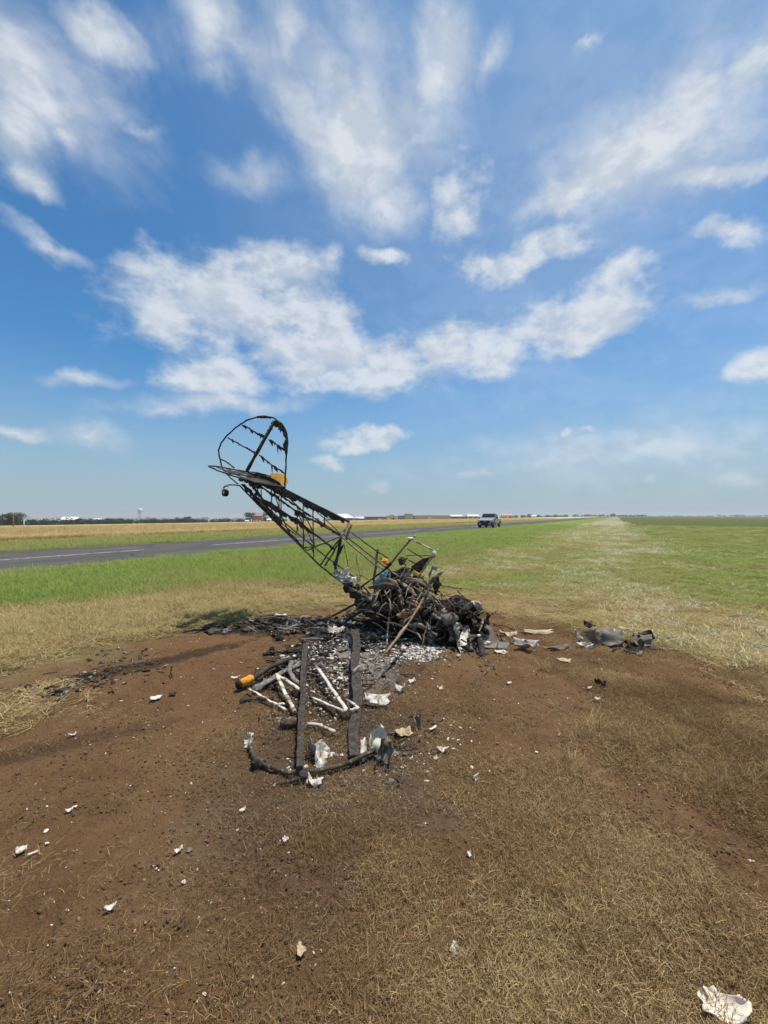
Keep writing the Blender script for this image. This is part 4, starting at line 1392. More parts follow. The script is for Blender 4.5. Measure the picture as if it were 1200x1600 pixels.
for A, Bq, sd_, rg in (([(386, 737, 6.3), (420, 750, 6.2), (480, 781, 6.0), (538, 811, 5.85)], [(390, 752, 6.3), (425, 768, 6.2), (478, 793, 6.0), (536, 818, 5.85)], 1, .6),
                       ([(390, 742, 6.28), (405, 738, 6.25), (430, 750, 6.2), (446, 762, 6.15)], [(392, 758, 6.28), (410, 764, 6.25), (432, 768, 6.2), (448, 768, 6.15)], 2, .5),
                       ([(376, 757, 6.35), (398, 778, 6.25), (420, 801, 6.15), (440, 820, 6.1)], [(388, 758, 6.35), (407, 777, 6.25), (427, 799, 6.15), (443, 815, 6.1)], 3, .75),
                       ([(407, 778, 6.24), (425, 785, 6.2), (440, 799, 6.15), (446, 806, 6.1)], [(412, 787, 6.24), (424, 801, 6.2), (437, 805, 6.15), (445, 810, 6.1)], 4, .5),
                       ([(452, 806, 6.12), (464, 809, 6.1), (478, 822, 6.05), (490, 833, 6.0)], [(454, 817, 6.12), (464, 821, 6.1), (477, 830, 6.05), (489, 836, 6.0)], 5, .5),
                       ([(460, 796, 6.4), (468, 798, 6.4), (476, 803, 6.38)], [(460, 808, 6.4), (470, 809, 6.4), (476, 806, 6.38)], 6, .4),
                       ([(422, 769, 6.45), (430, 772, 6.45), (436, 776, 6.44)], [(424, 777, 6.45), (431, 779, 6.45), (436, 778, 6.44)], 7, .4),
                       ([(475, 786, 6.02), (486, 790, 6.0), (497, 797, 5.98), (512, 805, 5.95)], [(476, 797, 6.02), (487, 799, 6.0), (497, 802, 5.98), (512, 810, 5.95)], 8, .7)):
    mb = MB()
    ribbon(mb, [P(*q) for q in A], [P(*q) for q in Bq], 26, .006, sd_, rg)
    mb.build('charred_skin', MATS['char'], plane)


# tail fin and rudder stand in the middle plane of the fuselage
def tail(px, py, off=0.0):
    return (px, py, 6.4 - .0042 * (px - 386) + off)


loop = [(346, 727), (342.5, 712), (341.5, 703), (345, 693), (355, 680), (368, 668.5), (384, 657.5), (403, 651.5), (414, 650), (428, 653), (441, 662.5), (447.5, 675), (449.5, 690), (447.5, 711), (446, 740), (445, 760)]
fin = T('tail_outline', [tail(*p) for p in loop], .0125, 'char', 0, lab='rounded black tube outline of fin and rudder')
T('stern_post', [tail(430, 658), tail(408, 697), tail(386, 737)], .022, 'char', 5, .05)
T('stern_post', [tail(427.5, 659, -.03), tail(404, 699, -.03), tail(384, 735, -.03)], .010, 'scaled_steel')
for a, b, nr in ((((378, 664), (390, 670), (400, 677), (413, 681)), None, 7), (((356, 684), (372, 693), (388, 702), (401, 708)), None, 4), (((344, 717), (354, 722), (366, 731)), None, 1),
                 (((420, 687), (433, 695), (445, 703)), None, 7), (((405, 711), (424, 726), (445, 740)), None, 6)):
    T('rib', [tail(*p) for p in a], .011, 'char', nr * 2, .085)
T('rudder_foot', [tail(351, 735), tail(360, 747), tail(372, 756)], .011, 'char', 4, .05)
T('rudder_foot', [tail(346, 727), tail(350, 736)], .011, 'char')
for A, Bq, sd_, rg in (([tail(430, 657), tail(438, 661), tail(445, 670), tail(449, 684)], [tail(427, 668), tail(433, 675), tail(441, 681), tail(447, 688)], 11, .7),
                       ([tail(449, 684), tail(448, 695), tail(447, 706)], [tail(443, 690), tail(441, 698), tail(444, 708)], 12, .6),
                       ([tail(401, 650), tail(412, 649), tail(424, 652)], [tail(402, 655), tail(413, 655), tail(423, 656)], 13, .5),
                       ([tail(431, 657), tail(424, 670), tail(414, 687)], [tail(425, 657), tail(417, 672), tail(410, 685)], 14, .6),
                       ([tail(446, 690), tail(447, 700), tail(447, 712)], [tail(441, 694), tail(443, 702), tail(446, 712)], 15, .4)):
    mb = MB()
    ribbon(mb, [P(*q) for q in A], [P(*q) for q in Bq], 18, .006, sd_, rg)
    mb.build('charred_skin', MATS['char'], plane)
mb = MB()
yl = [tail(421, 741, .06), tail(432, 739.5, .06), tail(445, 741, .06), tail(448, 745, .06), tail(451, 752, .06), tail(447, 759, .06), tail(441, 757, .06), tail(432, 750, .06), tail(425, 747, .06)]
yl = [(a, b, c + (760 - b) * .012) for a, b, c in yl]
mb.poly([P(*q) for q in yl], .006, (0, -1, .6))
o = mb.build('cloth_remnant', MATS['yellow_cloth'], plane)
o['label'] = 'yellow cloth left unburnt at the foot of the fin'

# tailplane: spans across the fuselage, edge-on to the camera
A0, B0 = P(446, 761, 6.15), P(384.6, 737, 6.4)
SP = Vector((.36, .93, 0)).normalized()
up_n = (A0 - B0).cross(SP).normalized()
if up_n.z < 0:
    up_n = -up_n
for sg in (-1, 1):
    s_ = SP * sg
    A1 = A0 if sg < 0 else A0.lerp(B0, .32)
    ks = 1.0 if sg < 0 else .62
    s_ = s_ * ks
    ol = [A1, A1 + s_ * .35, A1.lerp(B0, .10) + s_ * .62, A1.lerp(B0, .38) + s_ * .80, A0.lerp(B0, .70) + s_ * .86, A0.lerp(B0, .98) + s_ * .80, A0.lerp(B0, 1.08) + s_ * .58, A0.lerp(B0, 1.05) + s_ * .3, B0]
    mb = MB()
    mb.tube(sub(ol, 3), .011, 7, .1)
    h_ = mb.build('tailplane_tube', MATS['char'], plane)
    mb = MB()
    mb.tube(sub([A0.lerp(B0, .58), A0.lerp(B0, .58) + s_ * .84], 4), .011, 7, .1)
    mb.build('spar', MATS['char'], h_, plane.location)
    for d_ in (.2, .42, .62):
        mb = MB()
        mb.tube(sub([A1.lerp(B0, .02 + .1 * (d_ > .5)) + s_ * d_, A0.lerp(B0, 1.05) + s_ * d_], 3), .008, 6, .1)
        mb.build('rib', MATS['char'], h_, plane.location)
    mb = MB()
    lim = .82 if sg > 0 else .66
    for i, (c0, c1) in enumerate(((.02, .56), (.60, 1.02))):
        vs, fs = [], []
        nn = 14
        for j in range(nn + 1):
            d_ = .03 + (lim - .03) * j / nn
            k0 = c0 + (.12 * max(0, d_ - .5) / .3) + .16 * vnoise(j * 1.1, sg * 4 + i, 7)
            k1 = c1 - .30 * vnoise(j * 1.2, sg * 5 + i, 9)
            for k in (k0, k1):
                q = A1.lerp(B0, k) + s_ * d_
                vs += [q + up_n * .004, q - up_n * .004]
        for j in range(nn):
            o_ = j * 4
            fs += [(o_, o_ + 2, o_ + 6, o_ + 4), (o_ + 1, o_ + 5, o_ + 7, o_ + 3), (o_, o_ + 4, o_ + 5, o_ + 1), (o_ + 2, o_ + 3, o_ + 7, o_ + 6)]
        fs += [(0, 1, 3, 2), (nn * 4, nn * 4 + 2, nn * 4 + 3, nn * 4 + 1)]
        mb.add(vs, fs)
    mb.build('charred_skin', MATS['char'], h_, plane.location)
# tail wheel
tws = T('tail_wheel_spring', [(374, 759, 6.36), (366, 757.5, 6.3), (359, 757.5, 6.25), (352, 759.5, 6.2), (349, 763, 6.17)], .010, 'char')
wc = P(352, 770, 6.17)
mb = MB()
ax = Vector((.5, .86, 0)).normalized()
mb.tube([wc - ax * .028, wc - ax * .022, wc + ax * .022, wc + ax * .028], [.038, .058, .058, .038], 18)
wh = mb.build('tail_wheel', MATS['rubber'], plane)
mb = MB()
mb.tube([wc - ax * .032, wc + ax * .032], .022, 12)
mb.build('hub', MATS['bare_metal'], wh, plane.location)
mb = MB()
mb.tube(sub([P(347.5, 763, 6.12), P(347, 770, 6.12)], 2), .008, 6)
mb.tube(sub([P(349, 762, 6.2), P(352, 760, 6.2), P(357, 760, 6.22)], 2), .012, 6)
mb.build('wheel_fork', MATS['bare_metal'], plane)
# pulleys and fittings near the stern
mb = MB()
for c in ((386, 751, 6.3), (394, 756, 6.3), (377, 749, 6.33), (403, 760, 6.26)):
    mb.blob(P(*c), (.05, .05, .04), 2, .5, 2.1, int(c[0]))
mb.build('charred_fitting', MATS['char'], plane)

# bulkhead and cabin tubes
for nm, pts, r_, mt, nr in (
        ('frame_tube', [(546, 814, 6.0), (540, 826, 5.9), (533, 838, 5.75)], .016, 'scaled_steel', 2),
        ('frame_tube', [(549, 820, 6.05), (544, 832, 5.95), (541, 845, 5.9)], .018, 'burnt_steel', 5),
        ('frame_tube', [(533, 838, 5.75), (556, 858, 5.68), (584, 881, 5.6), (612, 896, 5.5), (640, 910, 5.35), (672, 930, 5.2)], .012, 'scaled_steel', 0),
        ('frame_tube', [(537, 835, 5.85), (566, 858, 5.75), (604, 888, 5.6), (622, 902, 5.5)], .010, 'burnt_steel', 0),
        ('frame_tube', [(549, 832, 6.1), (570, 848, 6.0), (592, 863, 5.9), (606, 872, 5.85)], .010, 'burnt_steel', 0),
        ('frame_tube', [(533, 841, 5.75), (522, 861, 5.78), (508, 884, 5.8)], .013, 'burnt_steel', 4),
        ('frame_tube', [(532, 843, 5.8), (529, 861, 5.8), (524, 884, 5.78), (527, 898, 5.75)], .022, 'char', 7),
        ('frame_tube', [(537, 851, 5.85), (529, 867, 5.84), (521, 883, 5.8)], .016, 'char', 5),
        ('frame_tube', [(537, 849, 5.95), (543, 879, 5.85), (549, 910, 5.75)], .006, 'burnt_steel', 0),
        ('frame_tube', [(556, 862, 5.85), (558, 880, 5.8), (564, 902, 5.75)], .007, 'scaled_steel', 1),
        ('frame_tube', [(560, 920, 5.55), (582, 904, 5.45), (604, 888, 5.35), (613, 878, 5.33)], .013, 'burnt_steel', 0),
        ('frame_tube', [(604, 889, 5.35), (612, 879, 5.33), (622, 866, 5.3), (634, 852, 5.27), (643, 841, 5.25)], .014, 'scaled_steel', 0),
        ('frame_tube', [(604, 888, 5.36), (622, 900, 5.28), (646, 917, 5.15), (676, 938, 5.0), (706, 957, 4.9)], .012, 'scaled_steel', 0),
        ('frame_tube', [(560, 920, 5.55), (570, 935, 5.5), (590, 952, 5.45), (610, 962, 5.3)], .014, 'burnt_steel', 4),
        ('frame_tube', [(681, 862, 5.32), (668, 880, 5.27), (653, 902, 5.2), (640, 915, 5.15)], .013, 'scaled_steel', 0),
        ('frame_tube', [(635, 868, 5.42), (650, 867, 5.42), (675, 868, 5.4)], .010, 'scaled_steel', 0),
        ('frame_tube', [(636, 857, 5.4), (650, 866, 5.4), (660, 872, 5.4)], .008, 'burnt_steel', 0),
        ('frame_tube', [(634, 872, 5.45), (640, 876, 5.45), (650, 881, 5.4)], .010, 'burnt_steel', 0),
        ('frame_tube', [(609, 892, 5.25), (610, 930, 5.15), (609, 962, 5.1)], .009, 'scaled_steel', 0),
        ('frame_tube', [(608, 964, 5.08), (606, 985, 5.0), (604, 1006, 4.85)], .012, 'tan_scrap', 0),
        ('frame_tube', [(641, 890, 5.1), (631, 905, 5.1), (622, 915, 5.15)], .012, 'scaled_steel', 0),
        ('frame_tube', [(596, 940, 5.25), (622, 926, 5.1), (648, 910, 5.0), (662, 900, 5.0)], .010, 'burnt_steel', 0),
        ('frame_tube', [(563, 935, 5.4), (600, 948, 5.15), (640, 922, 4.95)], .007, 'burnt_steel', 0),
        ('frame_tube', [(586, 935, 5.5), (575, 925, 5.55), (566, 915, 5.6)], .012, 'char', 3),
        ('frame_tube', [(509, 968, 5.75), (530, 957, 5.7), (556, 943, 5.6), (574, 936, 5.5)], .016, 'char', 2),
        ('frame_tube', [(541, 970, 5.6), (552, 962, 5.5), (575, 948, 5.4)], .020, 'char', 3),
        ('frame_tube', [(590, 858, 5.9), (588, 880, 5.8), (584, 905, 5.7), (586, 930, 5.6)], .018, 'char', 5),
        ('frame_tube', [(667, 912, 5.1), (672, 935, 5.05), (676, 958, 5.0)], .016, 'scaled_steel', 2)):
    T(nm, pts, r_, mt, nr, .03)
o = T('frame_tube', [(642, 842, 5.25), (660, 851, 5.28), (680, 862, 5.32)], .011, 'burnt_white', lab='white tube across the top of the crushed cabin')
mb = MB()
for c, s_ in (((641, 841.5, 5.25), (.05, .03, .018)), ((648, 838, 5.3), (.016, .016, .02)), ((678, 866, 5.3), (.034, .03, .05)), ((684, 859, 5.33), (.018, .018, .014))):
    mb.blob(P(*c), s_, 2, .3, 1.5, int(c[0]))
mb.build('frame_joint', MATS['burnt_white'], plane)
mb = MB()
q = [P(674, 870, 5.36), P(660, 873, 5.35), (P(643, 885, 5.32)), P(641, 892, 5.3), P(654, 896, 5.3), P(664, 890, 5.32)]
mb.poly(q, .008, (0, -1, .3))
mb.build('seat_panel', MATS['char_black'], plane)
mb = MB()
mb.poly([P(676, 884, 5.25), P(684, 886, 5.25), P(682, 892, 5.25), P(676, 890, 5.25), P(671, 905, 5.25), P(669, 898, 5.25)], .006, (0, -1, 0))
mb.poly([P(666, 878, 5.24), P(669, 879, 5.24), P(668, 884, 5.24), P(665, 882, 5.24)], .01, (0, -1, 0))
mb.build('torn_fitting', MATS['bare_metal'], plane)


def strip3(name, pts, w, mt, lab=None, amp=.02, parent=None, n=8):
    """a crumpled strip of cloth or metal along a line; pts are points in space"""
    vs, fs = [], []
    L_ = []
    for a, b in zip(pts, pts[1:]):
        for i in range(n):
            L_.append(a.lerp(b, i / n))
    L_.append(pts[-1])
    ws = w if isinstance(w, (list, tuple)) else [w] * len(pts)
    for i, p in enumerate(L_):
        k = i / (len(L_) - 1) * (len(ws) - 1)
        wi = ws[int(k)] * (1 - (k % 1)) + ws[min(int(k) + 1, len(ws) - 1)] * (k % 1)
        t_ = (L_[min(i + 1, len(L_) - 1)] - L_[max(i - 1, 0)]).normalized()
        sd_ = t_.cross(Vector((.2, -1, .35))).normalized()
        nr = t_.cross(sd_).normalized()
        for j in range(5):
            u = j / 4 - .5
            e = 1 + .35 * (vnoise(i * .7 + j * 9, 3.3, int(abs(p.x) * 90) % 50) - .5)
            vs.append(p + sd_ * (u * wi * e) + nr * (amp * 2 * (fbm(i * .5 + 4, u * 3 + 8, 2, int(abs(p.y) * 70) % 40) - .5)))
    m_ = len(L_)
    off = Vector((0, .005, -.003))
    base = len(vs)
    vs += [v + off for v in vs]
    for i in range(m_ - 1):
        for j in range(4):
            a = i * 5 + j
            fs += [(a, a + 1, a + 6, a + 5), (base + a + 5, base + a + 6, base + a + 1, base + a)]
        for j in (0, 4):
            a = i * 5 + j
            fs.append((a, a + 5, base + a + 5, base + a) if j == 0 else (a + 5, a, base + a, base + a + 5))
    for i in (0, m_ - 1):
        for j in range(4):
            a = i * 5 + j
            fs.append((a, base + a, base + a + 1, a + 1))
    mb = MB()
    mb.add(vs, fs, True)
    o = mb.build(name, MATS[mt], plane if parent is None else parent)
    if lab:
        o['label'] = lab
    return o


strip3('cloth_scrap', [P(604, 893, 5.05), P(598, 902, 5.02), P(592, 912, 5.0), P(587, 922, 4.98)], [.04, .10, .11, .05], 'blue_cloth', 'bright blue scrap of cloth hanging in the cabin tubes')
strip3('cloth_scrap', [P(594, 872, 5.5), P(601, 876, 5.48), P(607, 882, 5.46)], [.04, .08, .05], 'orange_paint', 'orange scrap caught in the cabin tubes', .04)
strip3('cloth_scrap', [P(645, 893, 5.2), P(650, 896, 5.2), P(655, 898, 5.2)], .05, 'yellow_cloth', 'yellow scrap under the black seat panel')
strip3('cloth_scrap', [P(602, 889, 5.25), P(607, 884, 5.25), P(611, 880, 5.25)], .04, 'maroon_cloth', 'dark red scrap at the joint of the cabin tubes')
strip3('torn_skin', [P(535, 905, 5.6), P(541, 894, 5.6), P(544, 886, 5.62)], [.12, .10, .02], 'white_scrap', 'white torn skin near the rear of the cabin', .03)
strip3('torn_skin', [P(540, 901, 5.55), P(550, 906, 5.55), P(559, 906, 5.52), P(561, 902, 5.5)], [.05, .08, .07, .05], 'white_scrap', 'white folded skin low on the fuselage', .03)
strip3('torn_skin', [P(523, 892, 5.68), P(531, 899, 5.66), P(538, 906, 5.62), P(548, 912, 5.6)], [.08, .13, .12, .06], 'bare_metal', 'grey buckled skin low on the fuselage', .05)
mb = MB()
mb.tube([P(540, 921, 5.62), P(548, 917, 5.58)], [.058, .058], 14)
mb.build('pulley_drum', MATS['char_black'], plane)
# burnt lumps low on the fuselage
mb = MB()
for c, s_ in (((556, 925, 5.5), (.10, .1, .09)), ((570, 938, 5.45), (.12, .12, .10)), ((582, 950, 5.4), (.14, .14, .12)), ((566, 950, 5.5), (.08, .1, .07)), ((592, 960, 5.35), (.12, .15, .10)), ((545, 913, 5.55), (.07, .07, .05))):
    mb.blob(P(*c), s_, 3, .6, 2.4, int(c[0]))
mb.build('charred_lump', MATS['char'], plane)
mb = MB()
for c, s_ in (((578, 936, 5.3), (.05, .05, .035)), ((586, 946, 5.25), (.045, .04, .03)), ((562, 926, 5.4), (.035, .03, .03)), ((585, 930, 5.28), (.03, .03, .04))):
    mb.blob(P(*c), s_, 2, .5, 2.4, int(c[0]))
mb.build('ash_lump', MATS['grey_ash'], plane)
# hollow black heap that was the cabin
mb = MB()
for c, s_ in (((628, 905, 5.55), (.24, .22, .14)), ((640, 925, 5.6), (.30, .25, .22)), ((612, 935, 5.75), (.24, .25, .26)), ((650, 950, 5.55), (.28, .28, .24)), ((605, 965, 5.6), (.22, .25, .16)), ((632, 975, 5.5), (.30, .3, .16)), ((660, 978, 5.3), (.2, .2, .14)), ((590, 975, 5.6), (.25, .25, .10))):
    mb.blob(P(*c), s_, 3, .75, 2.6, int(c[0]) + 3)
mb.build('charred_heap', MATS['char_black'], plane)
mb = MB()
for c, s_ in (((622, 897, 5.38), (.10, .08, .05)), ((640, 902, 5.35), (.12, .1, .06)), ((655, 912, 5.25), (.10, .1, .07)), ((629, 876, 5.4), (.05, .05, .05)), ((618, 908, 5.3), (.08, .08, .05)), ((668, 925, 5.2), (.07, .09, .07))):
    mb.blob(P(*c), s_, 3, .7, 2.6, int(c[0]) + 9)
mb.build('charred_upholstery', MATS['char'], plane)
strip3('scorched_panel', [P(660, 936, 5.0), P(664, 948, 4.98), P(658, 960, 4.96)], [.05, .10, .05], 'tan_scrap', 'brown scorched panel in the tangle', .03)


def tangle(name, box, n, r, mats, seed, parent, ln=(.12, .5), sag=.12):
    """bent wires and broken tubes heaped in a region: box is px range, py range, distance range"""
    rs = random.Random(seed)
    by = {}
    for i in range(n):
        mt = rs.choice(mats)
        mb = by.setdefault(mt, MB())
        p = P(rs.uniform(*box[0]), rs.uniform(*box[1]), rs.uniform(*box[2]))
        d = Vector((rs.uniform(-1, 1), rs.uniform(-.8, .8), rs.uniform(-.75, .75))).normalized()
        l_ = rs.uniform(*ln)
        pts = [p]
        for k in range(6):
            d = (d + Vector((rs.uniform(-.4, .4), rs.uniform(-.4, .4), rs.uniform(-.4, .3) - sag))).normalized()
            q = pts[-1] + d * l_ / 6
            q.z = max(q.z, .015)
            pts.append(q)
        mb.tube(pts, rs.uniform(*r), 5, .1)
    for mt, mb in by.items():
        o = mb.build(name, MATS[mt], parent)
        o['kind'] = 'stuff'


tangle('wire_tangle', ((575, 690), (900, 985), (4.95, 5.5)), 55, (.003, .007), ('burnt_steel', 'scaled_steel', 'tan_scrap', 'scorched_wood'), 3, plane)
tangle('wire_tangle', ((640, 690), (925, 990), (4.85, 5.2)), 60, (.003, .007), ('tan_scrap', 'burnt_steel', 'burnt_steel'), 4, plane, (.1, .35))
T('exhaust_pipe', [(640, 979, 4.85), (648, 976, 4.83), (658, 977, 4.8), (668, 985, 4.78), (684, 994, 4.75)], .024, 'scaled_steel', 0, wob=.05, seg=10)
tangle('thin_tube', ((585, 680), (900, 975), (4.85, 5.2)), 30, (.005, .010), ('scaled_steel', 'tan_scrap', 'scorched_wood'), 14, plane, (.2, .6), .03)
# torn panels and ash-grey pieces buried in the heap
prs = random.Random(77)
for i in range(26):
    px_, py_, y_ = prs.uniform(585, 690), prs.uniform(905, 985), prs.uniform(4.95, 5.3)
    c = P(px_, py_, y_)
    d = Vector((prs.uniform(-1, 1), prs.uniform(-.4, .1), prs.uniform(-.8, .3))).normalized()
    l_ = prs.uniform(.08, .22)
    strip3('torn_skin', [c - d * l_, c + Vector((0, -.03, .02)), c + d * l_ * .8 + Vector((0, 0, -.03))], [.02, prs.uniform(.05, .14), .03], prs.choice(('char', 'grey_sheet', 'grey_ash', 'tan_scrap', 'scaled_steel', 'burnt_steel', 'scorched_wood')), None, .035, None, 5)
# long pole leaning out towards the camera
mb = MB()
pp = sub([P(672, 914, 5.1), P(660, 938, 4.85), P(640, 972, 4.5), P(620, 998, 4.1), P(600, 1023, 3.8), P(577, 1050, 3.5)], 3)
mb.tube(pp, [.013] * 6 + [.015, .018, .017, .014] + [.010, .009, .007, .006, .005, .003], 7, .22)
o = mb.build('broken_pole', MATS['scorched_wood'], plane)
mb = MB()
mb.tube(sub([P(650, 955, 4.65), P(628, 990, 4.25), P(603, 1021, 3.85)], 3), [.010] * 3 + [.007] * 4, 6, .2)
mb.build('splinter', MATS['scaled_steel'], plane)

# ------------------------------------------------------------------ the engine heap
eng = empty('burnt_engine', (.85, 4.9, 0))
tag(eng, 'heap of burnt engine and torn cowling beside the crushed cabin', 'engine wreck')
mb = MB()
for c, s_ in (((690, 960, 5.05), (.20, .2, .18)), ((712, 958, 5.1), (.22, .22, .17)), ((735, 965, 5.05), (.18, .2, .15)), ((675, 985, 4.95), (.16, .18, .10)), ((700, 1000, 4.85), (.14, .16, .12)), ((730, 1012, 4.7), (.14, .16, .10)), ((748, 985, 4.85), (.10, .14, .13))):
    mb.blob(P(*c), s_, 3, .7, 2.5, int(c[0]))
mb.build('crankcase', MATS['char_black'], eng)
for i, (a, b, r_) in enumerate((((660, 962, 4.9), (676, 950, 5.0), .07), ((706, 942, 5.15), (718, 936, 5.25), .07), ((724, 950, 5.0), (738, 944, 5.1), .065))):
    mb = MB()
    pa, pb = P(*a), P(*b)
    k = 10
    pts, rr_ = [], []
    for j in range(k):
        for e in (0, .5):
            pts.append(pa.lerp(pb, (j + e) / k))
            rr_.append(r_ * (1.0 if e == 0 else .72))
    mb.tube(pts, rr_, 12, .05)
    mb.build('cylinder', MATS['dark_steel'], eng)
mb = MB()
mb.tube([P(692, 970, 4.72), P(695, 969, 4.72), P(708, 966, 4.76), P(713, 967, 4.78)], [.045, .068, .068, .045], 14, .06)
mb.build('muffler', MATS['grey_sheet'], eng)
mb = MB()
ring = [P(683, 990, 4.72) + Vector((math.cos(k * .52) * .10, math.sin(k * .52) * .07, math.sin(k * .52) * .05)) for k in range(13)]
mb.tube(ring, .016, 7, .1, False)
mb.build('ring_gear', MATS['dark_steel'], eng)
mb = MB()
for i in range(18):
    a = P(random.uniform(668, 728), random.uniform(932, 955), random.uniform(4.9, 5.2))
    b = a + Vector((random.uniform(.10, .30), random.uniform(-.25, .1), random.uniform(-.20, -.06)))
    mb.tube(sub([a, b], 3), random.uniform(.005, .012), 6, .15)
o = mb.build('mount_tubes', MATS['burnt_steel'], eng)
o['kind'] = 'stuff'
tangle('wire_tangle', ((668, 760), (932, 1000), (4.75, 5.2)), 48, (.003, .008), ('burnt_steel', 'char', 'dark_steel', 'burnt_steel'), 8, eng, (.1, .45))
strip3('cloth_scrap', [P(690, 950, 4.85), P(696, 955, 4.83), P(706, 953, 4.82)], [.06, .10, .05], 'maroon_cloth', 'dark red scrap on top of the engine', .03, eng)
strip3('torn_cowling', [P(731, 977, 4.82), P(729, 992, 4.72), P(727, 1010, 4.58), P(725, 1030, 4.40)], [.03, .13, .20, .06], 'burnt_white', 'white torn sheet standing up in front of the engine', .02, eng)
strip3('torn_cowling', [P(716, 974, 4.68), P(713, 982, 4.66), P(716, 992, 4.65)], [.03, .08, .03], 'bare_metal', 'pale bluish torn metal beside the white sheet', .02, eng)
strip3('torn_cowling', [P(739, 992, 4.66), P(740, 1002, 4.63), P(736, 1018, 4.55)], [.12, .11, .02], 'grey_sheet', 'brownish grey sheet behind the white one', .02, eng)
strip3('torn_cowling', [P(717, 1000, 4.55), P(717, 1006, 4.55), P(719, 1010, 4.55)], [.03, .05, .02], 'white_scrap', None, .01, eng)
for i in range(22):
    px_, py_, y_ = prs.uniform(668, 752), prs.uniform(938, 1012), prs.uniform(4.62, 4.95)
    c = P(px_, py_, y_)
    c.z = max(c.z, .05)
    d = Vector((prs.uniform(-1, 1), prs.uniform(-.5, .1), prs.uniform(-.7, .5))).normalized()
    l_ = prs.uniform(.06, .17)
    strip3('torn_cowling', [c - d * l_, c + Vector((0, -.03, .02)), c + d * l_ * .8], [.02, prs.uniform(.04, .12), .03], prs.choice(('char', 'grey_sheet', 'grey_ash', 'bare_metal', 'char', 'burnt_steel', 'ash')), None, .035, eng, 5)
# curved grey cowl half
mb = MB()
vs, fs = [], []
for i in range(13):
    t_ = i / 12
    c = P(756 + 40 * t_, 973 + 46 * t_ ** 1.35, 4.85 - .05 * t_)
    for j in range(7):
        u = j / 6
        w_ = .34 * math.sin(math.pi * min(1, .12 + t_ * .88)) ** .7
        q = c + Vector((-.10 * u - .20 * u * u * w_, -.22 * u, -w_ * u * (.45 + .4 * u))) + Vector((0, 0, .02 * (fbm(i * .5, j * .6, 2, 5) - .5)))
        q.z = max(q.z, .02)
        vs.append(q)
nb_ = len(vs)
vs += [v + Vector((-.004, .008, -.006)) for v in vs]
for i in range(12):
    for j in range(6):
        a = i * 7 + j
        fs += [(a, a + 1, a + 8, a + 7), (nb_ + a + 7, nb_ + a + 8, nb_ + a + 1, nb_ + a)]
    fs += [(i * 7, i * 7 + 7, nb_ + i * 7 + 7, nb_ + i * 7), (i * 7 + 13, i * 7 + 6, nb_ + i * 7 + 6, nb_ + i * 7 + 13)]
mb.add(vs, fs, True)
o = mb.build('cowl_half', MATS['grey_sheet'], eng)
o['label'] = 'curved dark grey cowl half at the right side of the engine'
mb = MB()
mb.poly([P(747, 966, 4.74), P(751, 960, 4.74), P(756, 959, 4.74), P(759, 952, 4.75), P(760, 960, 4.75), P(759, 968, 4.74), P(753, 966, 4.73)], .006, (0, -1, .2))
mb.build('cloth_scrap', MATS['scorched_cloth'], eng)['label'] = 'orange brown scorched rag on the cowl'
strip3('trim_strip', [P(755, 967, 4.7), P(753, 976, 4.68), P(749, 986, 4.66)], [.02, .03, .012], 'burnt_white', None, .006, eng)
mb = MB()
mb.tube(sub([P(750, 998, 4.55), P(753, 1018, 4.45), P(755, 1045, 4.22)], 3), [.030, .034, .04, .038, .032, .028, .022], 8, .25)
mb.build('mount_leg', MATS['char'], eng)
mb = MB()
for c, s_ in (((762, 1005, 4.6), (.04, .03, .03)), ((748, 993, 4.6), (.02, .02, .015)), ((749, 1016, 4.5), (.03, .03, .04))):
    mb.blob(P(*c), s_, 2, .4, 2, int(c[0]))
mb.build('melted_drop', MATS['white_scrap'], eng)


# ------------------------------------------------------------------ burnt wing frame on the ground in front
def GZ(px, py, h=0.0):
    """ground point at that place in the photograph, raised by h"""
    p = G(px, py)
    return Vector((p.x, p.y, p.z + h))


wing = empty('wing_frame', (-.35, 3.0, 0))
tag(wing, 'burnt wing frame lying flat with two long spars and a curved tip bow', 'wing frame')


def board(name, a, b, w0, w1, th, mt, parent, n=44, seed=0):
    """a charred board from a to b"""
    vs, fs = [], []
    d = (b - a).normalized()
    sd_ = d.cross(Vector((0, 0, 1))).normalized()
    up_ = sd_.cross(d).normalized()
    for i in range(n + 1):
        t_ = i / n
        c = a.lerp(b, t_) + sd_ * .035 * (vnoise(i * .13, seed + .5, seed) - .5) + up_ * .05 * (vnoise(i * .11, seed + 4.5, seed) - .5)
        w = (w0 + (w1 - w0) * t_) * (1 + .45 * (float(fbm(i * .35, 7.5, 3, seed + 3)) - .5))
        for sx_, sz_ in ((-1, -1), (1, -1), (1, 1), (-1, 1)):
            vs.append(c + sd_ * (sx_ * w / 2 * (1 + .50 * (float(fbm(i * .6, sx_ * 3 + 5, 3, seed)) - .5))) + up_ * (sz_ * th / 2 * (1 + .3 * (vnoise(i * 1.3, sz_ * 2 + 9, seed) - .5))))
    for i in range(n):
        o_ = i * 4
        for j in range(4):
            fs.append((o_ + j, o_ + (j + 1) % 4, o_ + 4 + (j + 1) % 4, o_ + 4 + j))
    fs += [(3, 2, 1, 0), (n * 4, n * 4 + 1, n * 4 + 2, n * 4 + 3)]
    mb = MB()
    mb.add(vs, fs)
    return mb.build(name, MATS[mt], parent)


